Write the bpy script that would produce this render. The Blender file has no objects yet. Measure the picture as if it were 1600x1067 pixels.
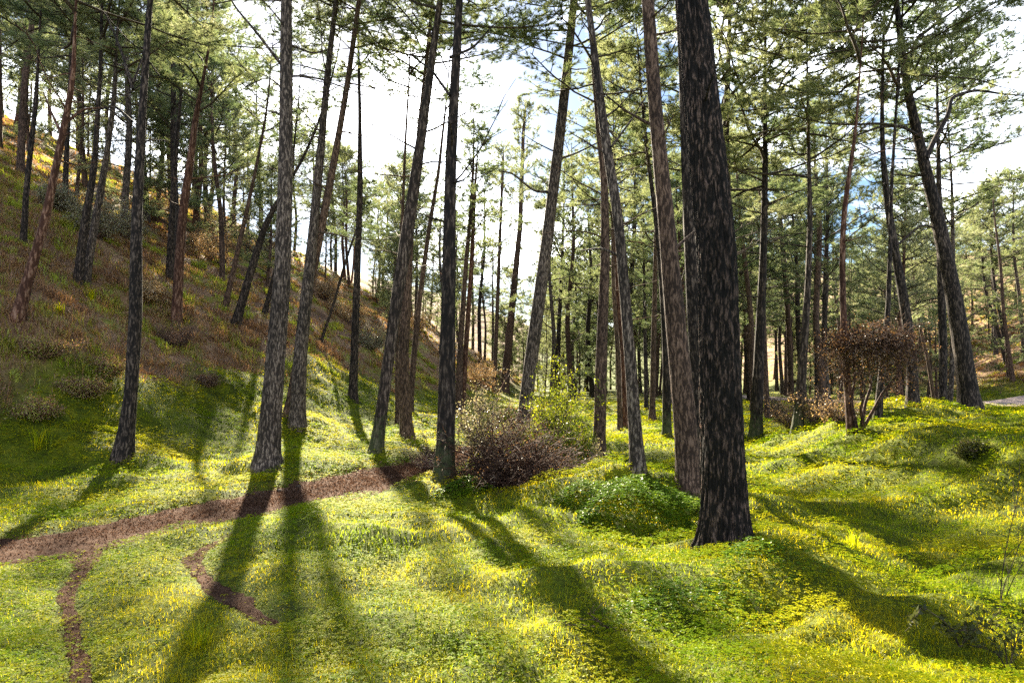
import bpy, math, random
import numpy as np
from mathutils import Vector, Matrix

# ------------------------------------------------------------------ camera, sky, sun, exposure
SC = bpy.context.scene
COL = SC.collection
PI = math.pi
FPX = 1067.0                 # focal length in photo pixels (1600 wide)
CAM = np.array([0.0, 0.0, 1.6])
PITCH = math.radians(3.0)
cd = bpy.data.cameras.new('camera'); cam = bpy.data.objects.new('camera', cd); COL.objects.link(cam)
cam.location = CAM; cam.rotation_euler = (PI/2 + PITCH, 0, 0)
cd.sensor_width = 36.0; cd.lens = 36.0 * FPX / 1600.0
cd.clip_start = 0.05; cd.clip_end = 2000
SC.camera = cam

SUN_AZ = math.radians(-15.3)     # measured from +Y, negative = left
SUN_EL = math.radians(28.5)
SUN_DIR = Vector((math.sin(SUN_AZ)*math.cos(SUN_EL), math.cos(SUN_AZ)*math.cos(SUN_EL), math.sin(SUN_EL)))
w = bpy.data.worlds.new('World'); SC.world = w; w.use_nodes = True
nt = w.node_tree; nt.nodes.clear()
N = nt.nodes.new; L = nt.links.new
out = N('ShaderNodeOutputWorld'); bg = N('ShaderNodeBackground')
sky = N('ShaderNodeTexSky'); sky.sky_type = 'NISHITA'; sky.sun_disc = False
sky.sun_elevation = SUN_EL; sky.sun_rotation = SUN_AZ
sky.air_density = 1.0; sky.dust_density = .5; sky.ozone_density = 3.0
tc = N('ShaderNodeTexCoord'); mp = N('ShaderNodeMapping'); mp.inputs['Scale'].default_value = (1, 1, 2.4)
nz = N('ShaderNodeTexNoise'); nz.inputs['Scale'].default_value = 3.1; nz.inputs['Detail'].default_value = 8; nz.inputs['Roughness'].default_value = .58
rmp = N('ShaderNodeMapRange'); rmp.inputs['From Min'].default_value = .46; rmp.inputs['From Max'].default_value = .66
hs = N('ShaderNodeHueSaturation'); hs.inputs['Saturation'].default_value = .15; hs.inputs['Value'].default_value = 1.5
mx = N('ShaderNodeMix'); mx.data_type = 'RGBA'
L(tc.outputs['Generated'], mp.inputs['Vector']); L(mp.outputs['Vector'], nz.inputs['Vector']); L(nz.outputs['Fac'], rmp.inputs['Value'])
L(sky.outputs['Color'], hs.inputs['Color']); L(rmp.outputs['Result'], mx.inputs['Factor'])
h2 = N('ShaderNodeHueSaturation'); h2.inputs['Saturation'].default_value = 1.1; h2.inputs['Value'].default_value = .30; L(sky.outputs['Color'], h2.inputs['Color']); L(h2.outputs['Color'], mx.inputs['A']); L(hs.outputs['Color'], mx.inputs['B'])
L(mx.outputs['Result'], bg.inputs['Color']); bg.inputs['Strength'].default_value = .10
L(bg.outputs['Background'], out.inputs['Surface'])

sd = bpy.data.lights.new('sun', 'SUN'); sun = bpy.data.objects.new('sun', sd); COL.objects.link(sun)
sd.energy = 5.0; sd.angle = math.radians(.9); sd.color = (1.0, .885, .68)
sun.rotation_euler = SUN_DIR.to_track_quat('Z', 'Y').to_euler(); sun.location = (0, 0, 30)

vs = SC.view_settings
SC.display_settings.display_device = 'sRGB'
vs.view_transform = 'Standard'; vs.look = 'None'; vs.gamma = 1; vs.use_curve_mapping = False
vs.exposure = 2.75
HAZE = 0
cy = SC.cycles
cy.max_bounces = 7; cy.diffuse_bounces = 4; cy.glossy_bounces = 2; cy.transmission_bounces = 5; cy.transparent_max_bounces = 8
cy.volume_bounces = 0; cy.use_denoising = False; cy.use_adaptive_sampling = False; cy.sample_clamp_indirect = 6
cy.caustics_reflective = False; cy.caustics_refractive = False
random.seed(11); RNG = np.random.default_rng(5)

# ------------------------------------------------------------------ helpers
def pn(x, y, seed=0):
    x = np.asarray(x, float) + seed*17.31; y = np.asarray(y, float) - seed*9.77
    xi = np.floor(x).astype(np.int64); yi = np.floor(y).astype(np.int64)
    xf = x - xi; yf = y - yi
    def g(ix, iy, dx, dy):
        h = (ix*374761393 + iy*668265263 + seed*1442695) & 0x7fffffff
        h = ((h ^ (h >> 13))*1274126177) & 0x7fffffff
        a = (h & 0xffff)/65536.0*2*PI
        return np.cos(a)*dx + np.sin(a)*dy
    u = xf*xf*xf*(xf*(xf*6-15)+10); v = yf*yf*yf*(yf*(yf*6-15)+10)
    a = g(xi, yi, xf, yf); b = g(xi+1, yi, xf-1, yf); c = g(xi, yi+1, xf, yf-1); d = g(xi+1, yi+1, xf-1, yf-1)
    return (a*(1-u)+b*u)*(1-v) + (c*(1-u)+d*u)*v      # about -0.7..0.7

def ss(a, b, x):
    t = np.clip((x-a)/(b-a), 0, 1); return t*t*(3-2*t)

def ray(px, py):
    u = (px-800)/FPX; v = (533.5-py)/FPX
    c, s = math.cos(PITCH), math.sin(PITCH)
    d = np.array([u, c - v*s, s + v*c]); return d
def at_depth(px, py, Y):
    d = ray(px, py); return CAM + d*(Y/d[1])

# path centre lines, in metres on the ground: (x, y, half width)
PATHS = {
 'dirt_path': [(-14, 4.0, .85), (-9, 5.2, .75), (-6.2, 6.1, .62), (-4.8, 6.55, .58), (-4.15, 7.35, .55), (-3.5, 8.6, .62), (-2.75, 9.9, .8), (-2.05, 11.3, .85), (-1.5, 12.7, .6), (-1.2, 14.2, .45), (-.9, 16.0, .35)],
 'narrow_track': [(-4.02, 6.6, .13), (-3.68, 5.95, .075), (-3.42, 5.35, .055), (-3.02, 4.75, .055), (-2.62, 4.2, .06), (-2.28, 3.7, .065), (-1.95, 3.1, .07), (-1.6, 2.4, .07)],
 'curved_track': [(-2.88, 7.15, .03), (-2.95, 6.65, .07), (-2.82, 6.15, .09), (-2.5, 5.65, .08), (-2.1, 5.15, .09), (-1.72, 4.72, .07), (-1.5, 4.5, .02)],
}
def dist_path(x, y, pts):
    x = np.asarray(x, float); y = np.asarray(y, float)
    best = np.full(np.broadcast(x, y).shape, 99.0)
    for (x0, y0, w0), (x1, y1, w1) in zip(pts[:-1], pts[1:]):
        dx, dy = x1-x0, y1-y0
        t = np.clip(((x-x0)*dx + (y-y0)*dy)/(dx*dx+dy*dy), 0, 1)
        d = np.hypot(x-x0-t*dx, y-y0-t*dy) - (w0+t*(w1-w0))
        best = np.minimum(best, d)
    return best                                            # < 0 inside
def path_d(x, y):
    d = np.full(np.broadcast(np.asarray(x), np.asarray(y)).shape, 99.0)
    for k, p in PATHS.items():
        d = np.minimum(d, dist_path(x, y, p))
    return d
ROAD = [(90, 26, 1.6), (60, 31, 1.6), (40, 35.5, 1.6), (28, 37.5, 1.6), (22, 42, 1.6), (19.5, 50, 1.6), (19, 64, 1.6), (22, 90, 1.6)]

def toe(y):
    return -5.9 + .16*(y-15) - .35*np.maximum(0, 14-y) + .5*np.sin(y*.31+.6)*ss(14, 20, y) - 0.10*np.maximum(0, y-60)
def hill_d(x, y):
    return (toe(y) - x)
def hmask(x, y):
    return ss(0.2, 2.2, hill_d(x, y) - 1.9*ss(-9.6, -7.2, x)*(1-ss(24, 40, y)) + 1.5*pn(x/2.4, y/2.4, 21) + .5*pn(x/.8, y/.8, 22))
MOUNDS = [(1.5, 9.0, 1.2, .6, .42), (2.65, 6.1, .5, .4, .2), (1.9, 5.25, 1.1, .5, .16), (.1, 7.6, 1.1, .6, .10), (3.6, 4.6, .9, .5, .12), (-.8, 13.9, .8, .8, .12),
          (-4.2, 12.9, 1.3, .9, .22), (-2.8, 14.3, 1.0, .8, .18), (-6.6, 11.6, 1.0, .7, .25), (8.8, 14.7, 1.6, 1.2, .18), (5.4, 12.4, 1.0, .5, .18), (3.9, 14.5, 1.3, .6, .16), (-9.6, 13.2, 1.9, 1.5, .9), (-5.4, 17.6, 1.3, 1.2, .35)]
def terrain(x, y):
    x = np.asarray(x, float); y = np.asarray(y, float)
    d = hill_d(x, y)
    k = .7
    sp = k*np.logaddexp(0, np.clip(d, -40, 400)/k)
    zh = .66*95*(1-np.exp(-sp/95))
    zh *= 1 - .35*ss(70, 130, y)
    m = ss(0, 3, d)
    zh = zh + m*(.8*pn(x/7, y/7, 3) + .45*pn(x/2.6, y/2.6, 4) + .16*pn(x/.9, y/.9, 5))
    # right hill, beyond the road
    dr = x - (29 + .06*(y-40) - .10*np.maximum(0, 34-y))
    k2 = 1.2
    zr = .50*60*(1-np.exp(-(k2*np.logaddexp(0, np.clip(dr, -60, 600)/k2))/60))
    zr = zr + ss(0, 5, dr)*(.9*pn(x/6, y/6, 6)+.3*pn(x/2, y/2, 16))
    # bank of ground right of the hollow
    e = 5.0 + .24*np.abs(y-10) + .5*pn(x/2.0, y/2.0, 7)
    zb = .80*ss(-.7, 1.9, x-e)*(1-ss(15.5, 24, y))
    hollow = -.16*np.exp(-((x-e+1.3)/.9)**2)*ss(6, 9, y)*(1-ss(17, 24, y))
    far = 16*ss(95, 230, y)
    z = zh + zr + zb + hollow + far
    pd = path_d(x, y)
    lump = 1 - .9*np.exp(-np.maximum(pd, 0)/.35)
    near = 1 - ss(22, 60, y)
    val = (1-m*.5)
    z = z + lump*near*val*(.22*pn(x/1.9, y/1.5, 8) + .15*pn(x/.85, y/.7, 9) + .07*pn(x/.38, y/.33, 10))
    for mxx, myy, rx, ry, h in MOUNDS:
        z = z + h*np.exp(-((x-mxx)/rx)**2-((y-myy)/ry)**2)
    z = z + .12*pn(x/14, y/14, 12)*ss(18, 40, y)
    z = z - .05*np.exp(-np.maximum(pd, 0)/.12)
    return z
def hz(x, y): return float(terrain(np.array([x]), np.array([y]))[0])
def hit(px, py, near=3.0, far=150.0):
    """where the line of sight through a photo pixel meets the ground"""
    d = ray(px, py); d = d/d[1]
    Y = np.geomspace(near, far, 2200)
    P = CAM[None] + Y[:, None]*d[None]
    g = terrain(P[:, 0], P[:, 1]) - P[:, 2]
    i = np.argmax(g > 0)
    if g[i] <= 0: i = len(Y)-1
    y = Y[i]; x = P[i, 0]
    return float(x), float(y)

def mesh_np(name, V, F, mats, parent=None, fmat=None, smooth=False, attr=None):
    me = bpy.data.meshes.new(name)
    V = np.asarray(V, np.float32); F = np.asarray(F, np.int32)
    k = F.shape[1]
    me.vertices.add(len(V)); me.vertices.foreach_set('co', V.ravel())
    me.loops.add(F.size); me.loops.foreach_set('vertex_index', F.ravel())
    me.polygons.add(len(F)); me.polygons.foreach_set('loop_start', np.arange(0, F.size, k, dtype=np.int32))
    me.polygons.foreach_set('loop_total', np.full(len(F), k, np.int32))
    for m in mats: me.materials.append(m)
    if fmat is not None: me.polygons.foreach_set('material_index', np.asarray(fmat, np.int32))
    if smooth is True: me.polygons.foreach_set('use_smooth', np.ones(len(F), bool))
    elif smooth is not False: me.polygons.foreach_set('use_smooth', np.asarray(smooth, bool))
    me.update(calc_edges=True)
    if attr is not None:
        a = me.attributes.new('var', 'FLOAT', 'POINT'); a.data.foreach_set('value', np.asarray(attr, np.float32))
    o = bpy.data.objects.new(name, me); COL.objects.link(o)
    if parent is not None: o.parent = parent
    return o

class MB:
    """collects tubes (smooth, material 0) and leaf triangles (material 1)"""
    def __init__(s): s.V = []; s.F = []; s.M = []; s.A = []; s.n = 0
    def add(s, V, F, m, a=None):
        V = np.asarray(V, float); F = np.asarray(F, np.int64)
        s.V.append(V); s.F.append(F + s.n); s.M.append(np.full(len(F), m)); s.n += len(V)
        s.A.append(np.full(len(V), random.random()) if a is None else np.asarray(a))
    def tube(s, P, R, n=5, m=0):
        P = np.asarray(P, float); R = np.asarray(R, float); k = len(P)
        T = np.gradient(P, axis=0); T /= np.linalg.norm(T, axis=1)[:, None] + 1e-9
        ref = np.array([0.31, .95, .05]) if abs(T[0, 2]) > .6 else np.array([0, 0, 1.0])
        U = np.cross(T, ref); U /= np.linalg.norm(U, axis=1)[:, None] + 1e-9
        W = np.cross(T, U)
        a = np.arange(n)*2*PI/n
        V = P[:, None] + R[:, None, None]*(np.cos(a)[None, :, None]*U[:, None] + np.sin(a)[None, :, None]*W[:, None])
        V = V.reshape(-1, 3)
        i = np.arange(k-1)[:, None]*n; j = np.arange(n)[None]; j2 = (j+1) % n
        A, B, C, D = i+j, i+j2, i+n+j2, i+n+j
        F = np.concatenate([np.stack([A, B, C], -1).reshape(-1, 3), np.stack([A, C, D], -1).reshape(-1, 3)])
        s.add(V, F, m)
    def build(s, name, mats, parent=None):
        V = np.concatenate(s.V); F = np.concatenate(s.F); M = np.concatenate(s.M); A = np.concatenate(s.A)
        return mesh_np(name, V, F, mats, parent, M, smooth=(M == 0), attr=A)

def rnd(a, b): return random.uniform(a, b)
def unit(v): v = np.asarray(v, float); return v/(np.linalg.norm(v)+1e-9)
def wander(p0, d0, length, n, bend=.25, up=0.0):
    """a crooked line of n points"""
    P = [np.array(p0, float)]; d = unit(d0); st = length/(n-1)
    for i in range(n-1):
        d = unit(d + bend*np.array([rnd(-1, 1), rnd(-1, 1), rnd(-1, 1)]) + np.array([0, 0, up]))
        P.append(P[-1]+d*st)
    return np.array(P), d

def tag(o, label=None, cat=None, group=None, kind=None):
    if label: o['label'] = label
    if cat: o['category'] = cat
    if group: o['group'] = group
    if kind: o['kind'] = kind
    return o
def empty(name, loc):
    o = bpy.data.objects.new(name, None); COL.objects.link(o); o.location = loc; o.empty_display_size = .2
    return o

# ------------------------------------------------------------------ materials
def newmat(name):
    m = bpy.data.materials.new(name); m.use_nodes = True; t = m.node_tree; t.nodes.clear()
    return m, t, t.nodes.new, t.links.new
def ramp(t, stops, interp='LINEAR'):
    r = t.nodes.new('ShaderNodeValToRGB'); r.color_ramp.interpolation = interp
    e = r.color_ramp.elements
    while len(e) < len(stops): e.new(.5)
    for k, (p, c) in enumerate(stops): e[k].position = p; e[k].color = (*c, 1)
    return r
def noise(t, vec, scale, detail=4, rough=.6, mapscale=None, loc=None):
    n = t.nodes.new('ShaderNodeTexNoise'); n.inputs['Scale'].default_value = scale
    n.inputs['Detail'].default_value = detail; n.inputs['Roughness'].default_value = rough
    if mapscale or loc:
        mp = t.nodes.new('ShaderNodeMapping')
        if mapscale: mp.inputs['Scale'].default_value = mapscale
        if loc: mp.inputs['Location'].default_value = loc
        t.links.new(vec, mp.inputs['Vector']); vec = mp.outputs['Vector']
    t.links.new(vec, n.inputs['Vector']); return n

def leaf_mat(name, stops, trans=.5, gloss=.06, rough=.4, patch=1.2, patch_amt=.5, obj_amt=0.0, tint=(1.25, 1.2, .7)):
    """thin leaf: colour picked from a ramp by a per-leaf number, a patchy noise and (for crowns) the tree"""
    m, t, n, l = newmat(name)
    at = n('ShaderNodeAttribute'); at.attribute_name = 'var'
    co = n('ShaderNodeTexCoord')
    nz = noise(t, co.outputs['Object'], patch, 3, .6)
    mr = n('ShaderNodeMapRange'); mr.inputs['From Min'].default_value = .3; mr.inputs['From Max'].default_value = .7
    l(nz.outputs['Fac'], mr.inputs['Value'])
    mx = n('ShaderNodeMix'); mx.data_type = 'FLOAT'; mx.inputs['Factor'].default_value = patch_amt
    l(at.outputs['Fac'], mx.inputs['A']); l(mr.outputs['Result'], mx.inputs['B'])
    fac = mx.outputs['Result']
    if obj_amt:
        oi = n('ShaderNodeObjectInfo'); m2 = n('ShaderNodeMix'); m2.data_type = 'FLOAT'; m2.inputs['Factor'].default_value = obj_amt
        l(fac, m2.inputs['A']); l(oi.outputs['Random'], m2.inputs['B']); fac = m2.outputs['Result']
    r = ramp(t, stops); l(fac, r.inputs['Fac'])
    df = n('ShaderNodeBsdfDiffuse'); tr = n('ShaderNodeBsdfTranslucent'); gl = n('ShaderNodeBsdfGlossy'); gl.inputs['Roughness'].default_value = rough
    gl.inputs['Color'].default_value = (1, 1, 1, 1)
    tm = n('ShaderNodeMix'); tm.data_type = 'RGBA'; tm.blend_type = 'MULTIPLY'; tm.inputs['Factor'].default_value = 1
    tm.inputs['B'].default_value = (*tint, 1)
    l(r.outputs['Color'], df.inputs['Color']); l(r.outputs['Color'], tm.inputs['A']); l(tm.outputs['Result'], tr.inputs['Color'])
    m1 = n('ShaderNodeMixShader'); m1.inputs[0].default_value = trans; l(df.outputs[0], m1.inputs[1]); l(tr.outputs[0], m1.inputs[2])
    m3 = n('ShaderNodeMixShader'); m3.inputs[0].default_value = gloss; l(m1.outputs[0], m3.inputs[1]); l(gl.outputs[0], m3.inputs[2])
    o = n('ShaderNodeOutputMaterial'); l(m3.outputs[0], o.inputs['Surface'])
    return m

def bark_mat(name, dark, mid, pale, scale=1.0, moss=None, pale_at=.60, bump=.5):
    m, t, n, l = newmat(name)
    co = n('ShaderNodeTexCoord'); v = co.outputs['Object']
    a = noise(t, v, 20*scale, 6, .7, (1, 1, .2))
    vo = n('ShaderNodeTexVoronoi'); vo.feature = 'F1'; vo.inputs['Scale'].default_value = 27*scale; vo.inputs['Randomness'].default_value = 1
    mp = n('ShaderNodeMapping'); mp.inputs['Scale'].default_value = (1, 1, .16)
    wv = noise(t, v, 5, 3, .6)
    ad = n('ShaderNodeVectorMath'); ad.operation = 'MULTIPLY_ADD'; ad.inputs[1].default_value = (.12, .12, .12)
    l(wv.outputs['Color'], ad.inputs[0]); l(v, ad.inputs[2]); l(ad.outputs[0], mp.inputs['Vector']); l(mp.outputs['Vector'], vo.inputs['Vector'])
    fine = noise(t, v, 90*scale, 4, .7, (1, 1, .3))
    # plates (voronoi) broken up by noise
    s1 = n('ShaderNodeMath'); s1.operation = 'MULTIPLY_ADD'; s1.inputs[1].default_value = -.55
    l(vo.outputs['Distance'], s1.inputs[0]); l(a.outputs['Fac'], s1.inputs[2])
    s2 = n('ShaderNodeMath'); s2.operation = 'MULTIPLY_ADD'; s2.inputs[1].default_value = .35
    l(fine.outputs['Fac'], s2.inputs[0]); l(s1.outputs[0], s2.inputs[2])
    r = ramp(t, [(.34, dark), (.45, mid), (pale_at, pale), (min(.95, pale_at+.2), tuple(min(.6, c*1.25) for c in pale))])
    l(s2.outputs[0], r.inputs['Fac'])
    colr = r.outputs['Color']
    # slow changes up the stem
    sl = noise(t, v, 1.1, 2, .5, (1, 1, .5))
    mr = n('ShaderNodeMapRange'); mr.inputs['From Min'].default_value = .3; mr.inputs['From Max'].default_value = .7; mr.inputs['To Min'].default_value = .55; mr.inputs['To Max'].default_value = 1.3
    l(sl.outputs['Fac'], mr.inputs['Value'])
    mu = n('ShaderNodeMix'); mu.data_type = 'RGBA'; mu.blend_type = 'MULTIPLY'; mu.inputs['Factor'].default_value = 1
    l(colr, mu.inputs['A']); l(mr.outputs['Result'], mu.inputs['B']); colr = mu.outputs['Result']
    if moss:
        sp = n('ShaderNodeSeparateXYZ'); l(v, sp.inputs[0])
        g = n('ShaderNodeMapRange'); g.inputs['From Min'].default_value = moss[1]; g.inputs['From Max'].default_value = 0; g.inputs['To Min'].default_value = 0; g.inputs['To Max'].default_value = 1
        l(sp.outputs['Z'], g.inputs['Value'])
        mn = noise(t, v, 9, 6, .75)
        q = n('ShaderNodeMath'); q.operation = 'MULTIPLY'; l(g.outputs[0], q.inputs[0]); l(mn.outputs['Fac'], q.inputs[1])
        qr = n('ShaderNodeMapRange'); qr.inputs['From Min'].default_value = .33; qr.inputs['From Max'].default_value = .43; qr.inputs['To Max'].default_value = .45; l(q.outputs[0], qr.inputs['Value'])
        mm = n('ShaderNodeMix'); mm.data_type = 'RGBA'; l(qr.outputs[0], mm.inputs['Factor']); l(colr, mm.inputs['A']); mm.inputs['B'].default_value = (*moss[0], 1)
        colr = mm.outputs['Result']
    bs = n('ShaderNodeBsdfPrincipled'); bs.inputs['Roughness'].default_value = .85; bs.inputs['Specular IOR Level'].default_value = .25
    l(colr, bs.inputs['Base Color'])
    bp = n('ShaderNodeBump'); bp.inputs['Strength'].default_value = bump; bp.inputs['Distance'].default_value = .03
    l(s2.outputs[0], bp.inputs['Height']); l(bp.outputs[0], bs.inputs['Normal'])
    o = n('ShaderNodeOutputMaterial'); l(bs.outputs[0], o.inputs['Surface'])
    return m

MOSS = ((.075, .10, .035), 2.0)
M = {}
M['bark_near'] = bark_mat('bark_near', (.008, .006, .005), (.034, .023, .018), (.15, .10, .08), 1.5, None, .585, 1.0)
M['bark_grey'] = bark_mat('bark_grey', (.03, .022, .018), (.11, .08, .064), (.23, .18, .145), 1.5, None, .58)
M['bark_grey_moss'] = bark_mat('bark_grey_moss', (.02, .014, .011), (.06, .04, .032), (.15, .115, .09), 1.0, MOSS, .60)
M['bark_brown'] = bark_mat('bark_brown', (.035, .02, .014), (.12, .072, .05), (.21, .135, .098), 1.5, None, .66)
M['bark_dark'] = bark_mat('bark_dark', (.010, .007, .006), (.045, .031, .024), (.12, .09, .072), 1.4, None, .59)
M['bark_dark_moss'] = bark_mat('bark_dark_moss', (.010, .007, .006), (.032, .021, .016), (.10, .075, .06), 1.0, MOSS, .62)
M['bark_red'] = bark_mat('bark_red', (.05, .02, .012), (.13, .06, .038), (.25, .15, .105), 1.0, None, .62)
M['twig'] = bark_mat('twig', (.035, .026, .02), (.08, .058, .043), (.17, .13, .10), 2.0, None, .62, .2)
M['heap_twig'] = bark_mat('heap_twig', (.025, .012, .008), (.075, .035, .022), (.19, .10, .065), 2.0, None, .6, .2)
M['dry_twig'] = bark_mat('dry_twig', (.06, .035, .028), (.15, .09, .07), (.33, .22, .18), 2.0, None, .55, .2)
M['needles'] = leaf_mat('pine_needles', [(0, (.075, .105, .050)), (.35, (.14, .18, .075)), (.55, (.23, .25, .10)), (.78, (.34, .34, .18)), (1, (.48, .42, .27))], .6, .04, .45, .45, .35, .42, (1.1, 1.15, 1.05))
M['grass'] = leaf_mat('grass_blade', [(0, (.10, .20, .004)), (.38, (.23, .33, .005)), (.64, (.44, .42, .007)), (1, (.56, .51, .02))], .62, .010, .4, .7, .62, 0, (1.5, 1.25, .8))
M['cover'] = leaf_mat('cover_leaf', [(0, (.08, .16, .004)), (.38, (.18, .28, .005)), (.64, (.37, .38, .007)), (1, (.52, .49, .02))], .58, .006, .45, .7, .62, 0, (1.6, 1.4, .7))
M['clump_leaf'] = leaf_mat('clump_leaf', [(0, (.04, .10, .008)), (.5, (.10, .19, .012)), (.85, (.20, .30, .02)), (1, (.36, .42, .10))], .5, .02, .4, 2.5, .4, 0, (1.6, 1.4, .7))
M['hill_leaf'] = leaf_mat('hill_leaf', [(0, (.15, .085, .05)), (.50, (.36, .22, .13)), (.60, (.30, .28, .06)), (.8, (.30, .40, .03)), (1, (.54, .50, .15))], .45, .03, .5, .35, .4, 0, (1.3, 1.1, .7))
M['shrub_green'] = leaf_mat('shrub_green', [(0, (.08, .13, .012)), (.5, (.19, .24, .018)), (1, (.36, .36, .03))], .5, .03, .35, 2, .3, 0, (1.3, 1.2, .5))
M['shrub_grey'] = leaf_mat('shrub_grey', [(0, (.10, .12, .06)), (.5, (.22, .22, .12)), (1, (.42, .37, .24))], .45, .06, .4, 2, .3, 0, (1.2, 1.05, .8))
M['shrub_gold'] = leaf_mat('shrub_gold', [(0, (.22, .15, .07)), (.5, (.40, .29, .14)), (1, (.60, .48, .28))], .5, .05, .4, 2, .3, 0, (1.2, 1.0, .75))
M['dead_leaf'] = leaf_mat('dead_leaf', [(0, (.05, .028, .015)), (.5, (.15, .085, .042)), (1, (.30, .19, .085))], .4, .05, .45, 3, .3, 0, (1.2, 1.0, .7))
M['litter'] = leaf_mat('litter', [(0, (.03, .016, .011)), (.5, (.07, .034, .02)), (.85, (.15, .085, .053)), (1, (.32, .22, .16))], .1, .0, .5, 3, .2, 0, (1, 1, 1))
M['dark_leaf'] = leaf_mat('dark_leaf', [(0, (.03, .04, .012)), (.5, (.06, .07, .018)), (1, (.14, .14, .03))], .4, .015, .4, 3, .3, 0, (1.2, 1.1, .7))

def soil_mat(name, stops, scale=6, bump=.6, dist=.04):
    m, t, n, l = newmat(name)
    co = n('ShaderNodeTexCoord'); v = co.outputs['Object']
    a = noise(t, v, scale, 8, .7); b = noise(t, v, scale*9, 5, .75)
    s = n('ShaderNodeMath'); s.operation = 'MULTIPLY_ADD'; s.inputs[1].default_value = .5; l(b.outputs['Fac'], s.inputs[0]); 
    h = n('ShaderNodeMath'); h.operation = 'MULTIPLY'; h.inputs[1].default_value = .5; l(a.outputs['Fac'], h.inputs[0]); l(h.outputs[0], s.inputs[2])
    r = ramp(t, stops); l(s.outputs[0], r.inputs['Fac'])
    bs = n('ShaderNodeBsdfPrincipled'); bs.inputs['Roughness'].default_value = .95; bs.inputs['Specular IOR Level'].default_value = .05
    l(r.outputs['Color'], bs.inputs['Base Color'])
    bp = n('ShaderNodeBump'); bp.inputs['Strength'].default_value = bump; bp.inputs['Distance'].default_value = dist
    l(s.outputs[0], bp.inputs['Height']); l(bp.outputs[0], bs.inputs['Normal'])
    o = n('ShaderNodeOutputMaterial'); l(bs.outputs[0], o.inputs['Surface'])
    return m
M['path'] = soil_mat('path_soil', [(.32, (.03, .015, .009)), (.5, (.08, .043, .028)), (.62, (.155, .098, .068)), (.75, (.27, .195, .15))], 5, .9, .05)
M['road'] = soil_mat('road_gravel', [(.35, (.25, .19, .17)), (.6, (.42, .34, .31))], 3, .5, .03)

def ground_mat():
    m, t, n, l = newmat('ground_soil')
    co = n('ShaderNodeTexCoord'); v = co.outputs['Object']
    at = n('ShaderNodeAttribute'); at.attribute_name = 'var'          # 0 valley turf, 1 hillside litter
    g1 = noise(t, v, 3, 8, .7); g2 = noise(t, v, 30, 5, .75)
    rv = ramp(t, [(.35, (.045, .060, .006)), (.5, (.10, .13, .008)), (.65, (.19, .20, .012))]); l(g1.outputs['Fac'], rv.inputs['Fac'])
    h1 = noise(t, v, .55, 6, .65); rh = ramp(t, [(.34, (.14, .08, .047)), (.52, (.32, .20, .12)), (.60, (.25, .25, .05)), (.72, (.28, .36, .03))]); l(h1.outputs['Fac'], rh.inputs['Fac'])
    mu = n('ShaderNodeMix'); mu.data_type = 'RGBA'; mu.blend_type = 'MULTIPLY'; mu.inputs['Factor'].default_value = .8
    rr = ramp(t, [(.35, (.35, .33, .3)), (.62, (1.2, 1.2, 1.2))]); l(g2.outputs['Fac'], rr.inputs['Fac'])
    mx = n('ShaderNodeMix'); mx.data_type = 'RGBA'; l(at.outputs['Fac'], mx.inputs['Factor']); l(rv.outputs['Color'], mx.inputs['A']); l(rh.outputs['Color'], mx.inputs['B'])
    l(mx.outputs['Result'], mu.inputs['A']); l(rr.outputs['Color'], mu.inputs['B'])
    bs = n('ShaderNodeBsdfPrincipled'); bs.inputs['Roughness'].default_value = .9; bs.inputs['Specular IOR Level'].default_value = .15
    l(mu.outputs['Result'], bs.inputs['Base Color'])
    bp = n('ShaderNodeBump'); bp.inputs['Strength'].default_value = .8; bp.inputs['Distance'].default_value = .08
    g3 = noise(t, v, 9, 7, .75); l(g3.outputs['Fac'], bp.inputs['Height']); l(bp.outputs[0], bs.inputs['Normal'])
    o = n('ShaderNodeOutputMaterial'); l(bs.outputs[0], o.inputs['Surface'])
    return m
M['ground'] = ground_mat()

# ------------------------------------------------------------------ ground, paths, road
def build_ground():
    ys = list(np.arange(-30, 2.5, .5)); y = 2.5
    while y < 260: ys.append(y); y += max(.03, .0115*y)
    ys.append(400.0); ys = np.array(ys)
    us = np.linspace(-1, 1, 460); us = np.sign(us)*(np.abs(us)**1.15)
    wd = 7 + 1.15*np.maximum(ys, 0) + 1.0*np.maximum(-ys, 0)
    X = wd[:, None]*us[None]; Y = np.repeat(ys[:, None], len(us), 1)
    Z = terrain(X, Y)
    V = np.stack([X, Y, Z], -1).reshape(-1, 3)
    r, c = X.shape
    i = np.arange(r-1)[:, None]*c + np.arange(c-1)[None]
    F = np.stack([i, i+1, i+c+1, i+c], -1).reshape(-1, 4)
    A = np.maximum(hmask(X, Y), ss(0, 5, X - (29 + .06*(Y-40)))).ravel()
    o = mesh_np('ground', V, F, [M['ground']], smooth=True, attr=A); tag(o, kind='structure')
build_ground()

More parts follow.
